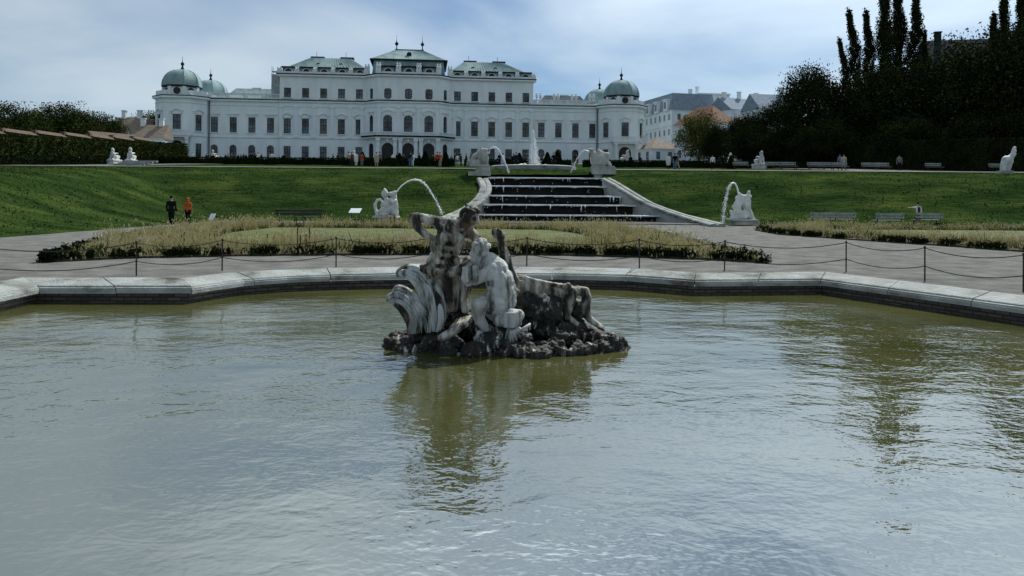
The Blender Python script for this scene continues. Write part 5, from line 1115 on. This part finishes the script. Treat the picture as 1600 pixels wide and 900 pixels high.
# ================================================================ HOUSES
def house(label, px, Y, w_, d_, h, rz, roof, wallm, roofm, rh, floors=0, cols=0, chim=(), base_off=0.0, name='house', cm='house_white'):
    p = PX(px, Y, base_off); root = thing(name, label, 'house', p, rz); MB().box((0, 0, h / 2 - 1), (w_, d_, h + 2)).build('wall', M[wallm], root)
    x, y = w_ / 2 + .35, d_ / 2 + .35; b = MB()
    if roof == 'hip': k = min(x, y) * .9; b.add([(-x, -y, h), (x, -y, h), (x, y, h), (-x, y, h), (-x + k if x > y else 0, 0 if x > y else -y + k, h + rh), (x - k if x > y else 0, 0 if x > y else y - k, h + rh)], [(0, 1, 5, 4), (1, 2, 5), (2, 3, 4, 5), (3, 0, 4), (3, 2, 1, 0)] if x > y else [(0, 1, 4), (1, 2, 5, 4), (2, 3, 5), (3, 0, 4, 5), (3, 2, 1, 0)])
    elif roof == 'gable': b.add([(-x, -y, h), (x, -y, h), (x, y, h), (-x, y, h), (-x, 0, h + rh), (x, 0, h + rh)], [(0, 1, 5, 4), (2, 3, 4, 5), (0, 4, 3), (1, 2, 5), (3, 2, 1, 0)])
    elif roof == 'mansard': b.add([(-x, -y, h), (x, -y, h), (x, y, h), (-x, y, h), (-x + 1.2, -y + 1.6, h + rh), (x - .4, -y + 1.6, h + rh), (x - .4, y - 1.6, h + rh), (-x + 1.2, y - 1.6, h + rh)], [(0, 1, 5, 4), (1, 2, 6, 5), (2, 3, 7, 6), (3, 0, 4, 7), (4, 5, 6, 7), (3, 2, 1, 0)])
    else: b.box((0, 0, h + .2), (w_ + .5, d_ + .5, .4))
    rf = b.build('roof', M[roofm], root)
    for cx_, cy_, ch_ in chim: MB().box((cx_, cy_, h + rh + ch_ / 2 - 1.2), (1.1, .8, ch_ + 1.4)).box((cx_, cy_, h + rh + ch_ - .45), (1.35, 1.05, .25)).build('chimney', M[cm], rf)
    if floors:
        wm = MB().box((0, 0, 0), (1.15, .12, 1.9)).mesh('pane', M['glass']); fm_ = MB().box((0, .03, -1.08), (1.6, .3, .18)).box((0, .03, 1.08), (1.6, .26, .22)).box((-.68, .03, 0), (.2, .2, 2.0)).box((.68, .03, 0), (.2, .2, 2.0)).mesh('window', M['house_white'])
        for side in (-1, 1):
            n_ = cols if side < 0 else max(1, int(d_ / 3.4))
            for f in range(floors):
                for k in range(n_):
                    z = h * (f + .55) / floors; o = link('window', fm_, root); link('pane', wm, o)
                    if side < 0: o.location = (-w_ / 2 + w_ * (k + .5) / n_, -d_ / 2 - .06, z)
                    else: o.location = (-w_ / 2 - .06, -d_ / 2 + d_ * (k + .5) / n_, z); o.rotation_euler = (0, 0, -math.pi / 2)
        for f in range(1, floors + 1): MB().box((0, 0, h * f / floors - .15), (w_ + .4, d_ + .4, .28)).build('string_course', M['house_white'], root)
    return root
ah = house('large pale blue-white apartment house with slate mansard right of the palace', 1052, 262, 15, 28, 19.5, R(14), 'mansard', 'house_white', 'slate_blue', 5.6, 4, 3, [(2, -8, 2.5), (3, 6, 2.5)])
for k in range(4):
    dm_ = MB().box((-7.4, -11 + k * 7, 21.0), (2.2, 2.6, 3.4)).box((-7.5, -11 + k * 7, 22.9), (2.8, 3.2, .4)).build('dormer', M['house_white'], ah); MB().box((-8.55, -11 + k * 7, 21.1), (.1, 1.4, 2.2)).build('pane', M['glass'], dm_)
house('white flat-topped block standing behind the apartment house', 1106, 300, 12, 12, 31, R(8), 'flat', 'house_white', 'house_white', 1.0, 6, 4, [(-4.6, 0, 3.0)])
house('orange tile roofed house behind the yellowing tree', 1100, 190, 8, 13, 10.0, R(30), 'hip', 'house_white', 'tile', 4.4, 2, 3)
house('small gatehouse with pale pyramid tile roof at the right palace corner', 1024, 196, 7.2, 7.2, 3.8, R(24), 'hip', 'house_white', 'tile_pale', 3.0, 1, 2, [(-2.4, 1.5, 1.0)])
house('low house with orange eaves beside the gatehouse', 1040, 202, 9, 6, 3.4, R(10), 'hip', 'house_white', 'tile', 2.2, 1, 3)
house('far grey roofed house with a row of chimneys above the trees', 1165, 250, 22, 12, 19, R(24), 'gable', 'house_white', 'slate_blue', 4.5, 0, 0, [(-9, 0, 2), (-3, 0, 2.5), (4, 0, 2.5), (9, 0, 2)])
house('far pale house with blue-grey roof behind the dark round oak', 1205, 235, 14, 12, 18, R(10), 'gable', 'house_white', 'slate_blue', 5.0, 0, 0, [(3, 0, 2.5)])
house('dark gabled house with one chimney among the right trees', 1494, 150, 12, 12, 19.5, R(-12), 'gable', 'wall_tan', 'gutter', 5.5, 0, 0, [(-3.5, 0, 2.0)], cm='gutter')
house('cottage with tan tiled roof and white chimney at the left palace corner', 236, 196, 8, 7, 5.6, R(5), 'gable', 'house_white', 'tile_pale', 3.6, 1, 2, [(-2, 0, 2.0), (2.5, 0, 2.0)])
house('cottage with tan roof and two white chimneys behind the left trees', 207, 205, 9, 8, 7.4, R(-8), 'gable', 'house_white', 'tile_pale', 4.2, 1, 3, [(-2.5, 0, 2.2), (2.0, 0, 2.2)])
house('low tan roofed outbuilding behind the left boundary wall', 172, 122, 7, 5, 3.6, R(60), 'gable', 'wall_tan', 'tile_brown', 1.2)

# ================================================================ SMALL STATUES OF THE UPPER GARDEN
def sphinx_mesh():
    s = Sculpt(); V_ = Vector
    s.chain([(V_((0.55, 0, .45)), .34), (V_((0, 0, .50)), .36), (V_((-.45, 0, .75)), .34), (V_((-.55, 0, 1.1)), .26), (V_((-.56, 0, 1.35)), .14)])
    s.ell(V_((-.58, 0, 1.58)), (.2, .19, .25)); s.ell(V_((-.48, 0, 1.45)), (.2, .27, .3))
    for y in (-.24, .24):
        s.chain([(V_((-.5, y, .9)), .16), (V_((-.62, y, .5)), .13), (V_((-.7, y, .15)), .13), (V_((-.95, y, .12)), .11)]); s.chain([(V_((.5, y, .5)), .26), (V_((.25, y * 1.3, .25)), .2), (V_((-.05, y * 1.3, .13)), .12)])
        s.chain([(V_((-.35, y, .95)), .14), (V_((.0, y * 1.4, 1.05)), .1), (V_((.3, y * 1.5, .95)), .06)])
    s.boxp((0, 0, .03), (2.2, 1.0, .14)); return s.done('figure', M['marble'], .045, 2)
sphm = sphinx_mesh(); spp = MB().box((0, 0, -.45), (2.1, 1.0, .9)).box((0, 0, -.05), (2.3, 1.12, .12)).mesh('pedestal', M['marble'])
for x, Y, rz, sc_, lab in [(179, 90, 1.45, .78, 'white seated sphinx statue left of the garden steps'), (205, 86, 1.7, .8, 'white seated sphinx statue right of the garden steps'), (1141, 100, 1.3, .8, 'pale sphinx statue nearer the palace below the dark trees'), (1186, 98, 1.8, .95, 'pale sphinx statue with raised chest between two low benches'), (335, 168, 1.2, 1.15, 'white sphinx statue before the arched windows of the left wing'), (552, 150, 1.8, 1.1, 'white statue before the left block of the palace'), (976, 150, 2.2, 1.35, 'white statue in front of the right pavilion arch')]:
    o = thing('sphinx_statue', lab, 'statue', PX(x, Y, .55), rz, 'sphinx statues of the upper garden'); o.scale = (sc_,) * 3; link('figure', sphm, o); link('pedestal', spp, o)
rs, _, _ = px_statue('leaning_statue', 'pale statue of a figure leaning right before the dark right hedge', 1400, 200, 8, 66,
    [[(1340, 540, 0, 40), (1350, 470, 0, 46), (1380, 400, 0, 55), (1430, 380, 0, 40), (1460, 330, 0, 26), (1475, 290, 0, 30), (1480, 250, 0, 18), (1500, 240, 0, 6)], [(1400, 540, 0, 30), (1400, 480, 0, 40), (1420, 420, 0, 44)], [(1490, 325, 0, 16), (1460, 340, -.1, 22)]], .05, (1572, 269), ped=[(1300, 1420, 535, 575, 1.2)])
# garden steps between the left sphinxes
st = thing('garden_steps', 'pale stone steps between the two left sphinxes', 'steps', PX(196, 80)); zb = st.location.z
for k in range(5): MB().box((0.25 * k, k * .38, .02 + k * .13), (3.2, .42, .2)).build('step', M['coping'], st)

# ================================================================ BENCHES, SIGNS
def bench_parts(wood):
    def sl(y, z, t_=.03, h_=.07): return MB().box((0, y, z), (1.9, h_, t_))
    out = []
    for k in range(4): out.append(('seat_slat', MB().box((0, -.22 + k * .12, .45), (1.9, .095, .035)).mesh('seat_slat', M[wood])))
    for k in range(2): out.append(('back_slat', MB().box((0, .26 + k * .03, .64 + k * .19), (1.9, .03, .14)).mesh('back_slat', M[wood])))
    for x in (-.8, .8): out.append(('frame', MB().box((x, 0, .22), (.06, .5, .06)).tube([(x, -.22, 0), (x, -.2, .44)], .03, 6).tube([(x, .2, 0), (x, .2, .44), (x, .31, .92)], .03, 6).mesh('frame', M['iron'])))
    return out
bp_l, bp_d = bench_parts('wood_grey'), bench_parts('wood_dark')
def bench(px, Y, rz, parts, lab, group=None, p=None):
    o = thing('bench', lab, 'bench', p if p is not None else PX(px, Y), rz, group)
    for n_, me_ in parts: link(n_, me_, o)
for x, y, lab in [(1285, 349, 'pale slatted bench at the foot of the right bank nearest the cascade'), (1313, 349, 'pale slatted bench touching the one nearest the cascade'), (1387, 351, 'pale slatted bench between the joined pair and the walking visitor'), (1448, 350, 'pale slatted bench beside the visitor with outstretched arm')]:
    p = PZ(x, y + 4, 0); bench(0, 0, math.pi + .05, bp_l, lab, 'benches below the right bank', p)
for x in (455, 482): bench(0, 0, math.pi, bp_d, ('dark bench at the foot of the left bank near the sign board' if x > 460 else 'dark bench at the foot of the left bank away from the sign board'), 'dark benches below the left bank', PZ(x, 350, 0))
for i, (x, Y) in enumerate([(1158, 90), (1208, 90), (1232, 84), (1276, 82), (1290, 86), (1312, 82), (1360, 86), (1378, 82), (1460, 84), (1560, 82), (72, 84), (118, 90)]):
    bench(x, Y, (0.1 if x > 600 else -1.3), bp_l, ('pale slatted bench on the upper walk ' + ['between the two pale sphinxes', 'right of the sphinx with raised chest', 'left of the visitors in blue and beige', 'just left of the visitor in blue', 'behind the visitor in blue', 'in front of the visitor in beige', 'behind the row beside the lone visitor in grey', 'beside the lone visitor in grey', 'standing alone before the black hedge', 'beside the leaning statue', 'standing alone before the green hedge', 'nearer the garden steps'][i]), 'benches on the upper walk right' if x > 600 else 'benches on the upper walk left')
def board(px, py, w_, lab, tilt=.6, z0=0.0, hp=.8):
    p = PZ(px, py, 0); o = thing('sign_board', lab, 'sign', p, -.2)
    for x in (-w_ * .35, w_ * .35): MB().tube([(x, 0, 0), (x, 0, hp)], .025, 6).build('leg', M['iron'], o)
    b = MB().box((0, 0, 0), (w_, .5, .03)).build('panel', M['sign'], o); b.location = (0, 0, hp + .03); b.rotation_euler = (tilt, 0, 0)
board(555, 349, .75, 'white slanted information board left of the child statue'); board(331, 352, .3, 'small white tilted plate sign among the dry grasses', .9, 0, .45)

# ================================================================ PEOPLE
def person_mesh(kind):
    s = Sculpt(); V_ = Vector      # 0 trousers 1 top 2 skin 3 hair 4 shoes ; faces away (+y)
    st = {'stand': (0, 0), 'walk': (.16, -.18), 'lean': (.05, -.05), 'point': (.20, -.16), 'coat': (.04, -.06)}[kind]
    for sx, dy in ((-1, st[0]), (1, st[1])):
        s.chain([(V_((sx * .09, 0, .92)), .115), (V_((sx * .105, dy * .5 + .02, .50)), .082), (V_((sx * .11, dy, .12)), .062)], 0)
        s.chain([(V_((sx * .11, dy - .03, .055)), .05), (V_((sx * .12, dy + .12, .045)), .045)], 4)
    tr = 1
    s.chain([(V_((0, 0, .98)), .15), (V_((0, .0, 1.15)), .145), (V_((0, 0, 1.32)), .155)], tr); s.chain([(V_((-.15, 0, 1.38)), .085), (V_((.15, 0, 1.38)), .085)], tr)
    if kind == 'coat':
        s.chain([(V_((-.05, 0, 1.2)), .17), (V_((-.06, 0, .85)), .19), (V_((-.06, 0, .6)), .2)], tr); s.chain([(V_((.05, 0, 1.2)), .17), (V_((.06, 0, .85)), .19), (V_((.06, 0, .6)), .2)], tr)
    for sx in (-1, 1):
        if kind == 'point' and sx < 0:
            s.chain([(V_((-.19, 0, 1.38)), .072), (V_((-.33, .05, 1.37)), .062)], tr); s.chain([(V_((-.36, .05, 1.37)), .045), (V_((-.62, .08, 1.36)), .035), (V_((-.72, .08, 1.36)), .032)], 2); 
            continue
        bend = .10 if kind in ('walk', 'point') else 0.02
        s.chain([(V_((sx * .20, 0, 1.38)), .072), (V_((sx * .255, -.04, 1.10)), .058), (V_((sx * .26, bend, .88)), .048)], tr); s.chain([(V_((sx * .26, bend + .01, .81)), .042), (V_((sx * .255, bend + .03, .75)), .034)], 2)
    s.chain([(V_((0, 0, 1.46)), .058), (V_((0, .01, 1.54)), .056)], 2); s.ell(V_((0, .02, 1.64)), (.078, .095, .115), None, 2); s.ell(V_((0, .115, 1.63)), (.018, .025, .022), None, 2)
    s.ell(V_((0, -.015, 1.675)), (.088, .098, .105), None, 3)
    return s.done('body', [M['skin']] * 5, .024, 2, regions=True)
pm_ = {k: person_mesh(k) for k in ('stand', 'walk', 'lean', 'point', 'coat')}
cl = {'black': (.012, .012, .013), 'navy': (.02, .025, .045), 'orange': (.42, .11, .03), 'white': (.65, .66, .66), 'beige': (.40, .33, .25), 'blue': (.10, .16, .28), 'grey': (.16, .16, .16), 'red': (.35, .06, .04), 'brown': (.05, .035, .025), 'pale blue': (.35, .45, .58), 'green': (.08, .12, .07)}
for k, v in cl.items(): flat('cloth_' + k.replace(' ', '_'), v)
flat('hair_dark', (.015, .012, .01)); flat('hair_brown', (.06, .04, .025))
def person(p, kind, top, bot, label, rz=0.0, h=1.72, hair='hair_dark', shoes='black', group=None):
    root = thing('person', label, 'person', p, rz, group); root.scale = (h / 1.78,) * 3; o = link('body', pm_[kind], root)
    for i, mm in enumerate((M['cloth_' + bot.replace(' ', '_')], M['cloth_' + top.replace(' ', '_')], M['skin'], M[hair], M['cloth_' + shoes])): o.material_slots[i].link = 'OBJECT'; o.material_slots[i].material = mm
    return root
p = PZ(267.5, 353.5, 0); pa = person(p, 'walk', 'black', 'black', 'person all in black with white shoes walking along the left bank', .1, 1.74, shoes='white')
p = PZ(293.5, 350.5, 0); pb_ = person(p, 'stand', 'orange', 'black', 'person in orange hooded jacket walking beside the person in black', -.1, 1.62)
s = Sculpt(); s.ell(Vector((0, -.02, 1.655)), (.105, .115, .13)); s.ell(Vector((0, -.04, 1.52)), (.12, .10, .09)); link('hood', s.done('hood', M['cloth_orange'], .022, 2), pb_)
p = PT(1434, 352.5, 0.0); pc_ = person(p, 'point', 'white', 'brown', 'person in white shirt and dark overalls pointing left by the bench', .05, 1.60)
MB().box((0, -.16, 1.18), (.2, .03, .42)).box((-.06, -.15, 1.42), (.05, .03, .1)).box((.06, -.15, 1.42), (.05, .03, .1)).build('overall_bib', M['cloth_brown'], pc_)
near = [(588, 88, 'coat', 'beige', 'beige', 'person in long beige coat on the upper walk left of the entrance', .3), (593, 90, 'stand', 'grey', 'black', 'person in grey beside the beige coat', -.2), (641, 92, 'stand', 'navy', 'blue', 'person in dark top and blue jeans before the middle entrance arch', 0), (644, 94, 'lean', 'white', 'white', 'person in white leaning beside the blue jeans', .4), (683, 88, 'stand', 'red', 'black', 'person in red jacket in front of the entrance hedge', 0), (687, 89, 'stand', 'orange', 'beige', 'person in orange jacket and beige trousers in front of the entrance hedge', .5),
        (781, 84, 'stand', 'black', 'black', 'person in black between the crouching group and the jet', 0), (785, 82, 'coat', 'pale blue', 'pale blue', 'person in long pale blue coat under the arc of water', .6), (802, 86, 'coat', 'black', 'black', 'person in long black coat beside the fountain jet', 0), (806, 85, 'stand', 'navy', 'navy', 'person in navy touching the black coat beside the jet', .2), (865, 88, 'stand', 'black', 'navy', 'person in black between two cone shrubs right of the jet', 0), (926, 84, 'coat', 'white', 'black', 'person in white coat behind the sea horse group', 0),
        (1044, 84, 'coat', 'white', 'black', 'person in puffy white coat on the right walk', -.3), (1054, 82, 'stand', 'black', 'blue', 'person in black top and jeans beside the puffy white coat', .2), (1058, 83, 'walk', 'grey', 'beige', 'person in grey jacket holding up a phone near the white coat', .9), (1113, 86, 'stand', 'white', 'black', 'person in white shirt standing alone before the dark trees', 0), (1130, 90, 'stand', 'black', 'black', 'person in black next to the pale sphinx', 0), (1312, 84, 'walk', 'blue', 'black', 'person in blue jacket by the right benches', 0), (1318, 83, 'walk', 'beige', 'grey', 'person in beige jacket by the right benches', 0), (1405, 82, 'stand', 'grey', 'black', 'person in grey standing alone by the right hedge', 0),
        (544, 96, 'walk', 'beige', 'black', 'person in beige jacket and black trousers walking before the left palace block', .7), (549, 98, 'stand', 'brown', 'brown', 'person in brown before the left palace block', 0), (556, 97, 'coat', 'white', 'white', 'person in long white coat before the left palace block', 0), (565, 95, 'stand', 'red', 'grey', 'person in red sweater before the left palace block', 0), (443, 112, 'stand', 'black', 'black', 'person in black standing against the left palace wall', 0), (424, 114, 'stand', 'white', 'grey', 'person in white before the last arched window of the left wing', 0)]
for x, Y, kd, tp, bt, lab, rz in near: person(PX(x, Y, .02), kd, tp, bt, lab, rz + random.uniform(-.3, .3), random.uniform(1.62, 1.82), random.choice(['hair_dark', 'hair_brown']))
gr = np.random.default_rng(77); far = [322, 325, 329, 333, 352, 356, 361, 365, 369, 372, 376, 380, 384, 389, 393, 396, 399, 403, 408, 254, 258, 262, 300, 705, 710, 714, 720, 728, 735, 613, 620, 630, 655, 668, 676, 520, 527, 1000, 1012, 985, 850, 900]
for i, x in enumerate(far):
    Y = gr.uniform(125, 160) if i < 24 else gr.uniform(104, 125); tp = ['black', 'navy', 'grey', 'brown', 'black', 'black', 'white'][int(gr.integers(7))]
    kd = ['stand', 'walk', 'coat', 'lean'][int(gr.integers(4))]; bt = ['black', 'navy', 'brown', 'grey'][int(gr.integers(4))]; where = 'left pavilion' if x < 310 else 'left wing' if x < 420 else 'left block' if x < 560 else 'entrance' if x < 690 else 'right block' if x < 800 else 'right wing' if x < 930 else 'right pavilion'
    person(PX(x, Y, .06), kd, tp, bt, 'visitor in %s %s and %s trousers %s before the palace %s' % (tp, 'coat' if kd == 'coat' else 'top', bt, {'walk': 'walking', 'lean': 'waiting', 'stand': 'standing', 'coat': 'standing'}[kd], where), gr.uniform(-1.5, 1.5), gr.uniform(1.6, 1.85), group='visitors before the palace')
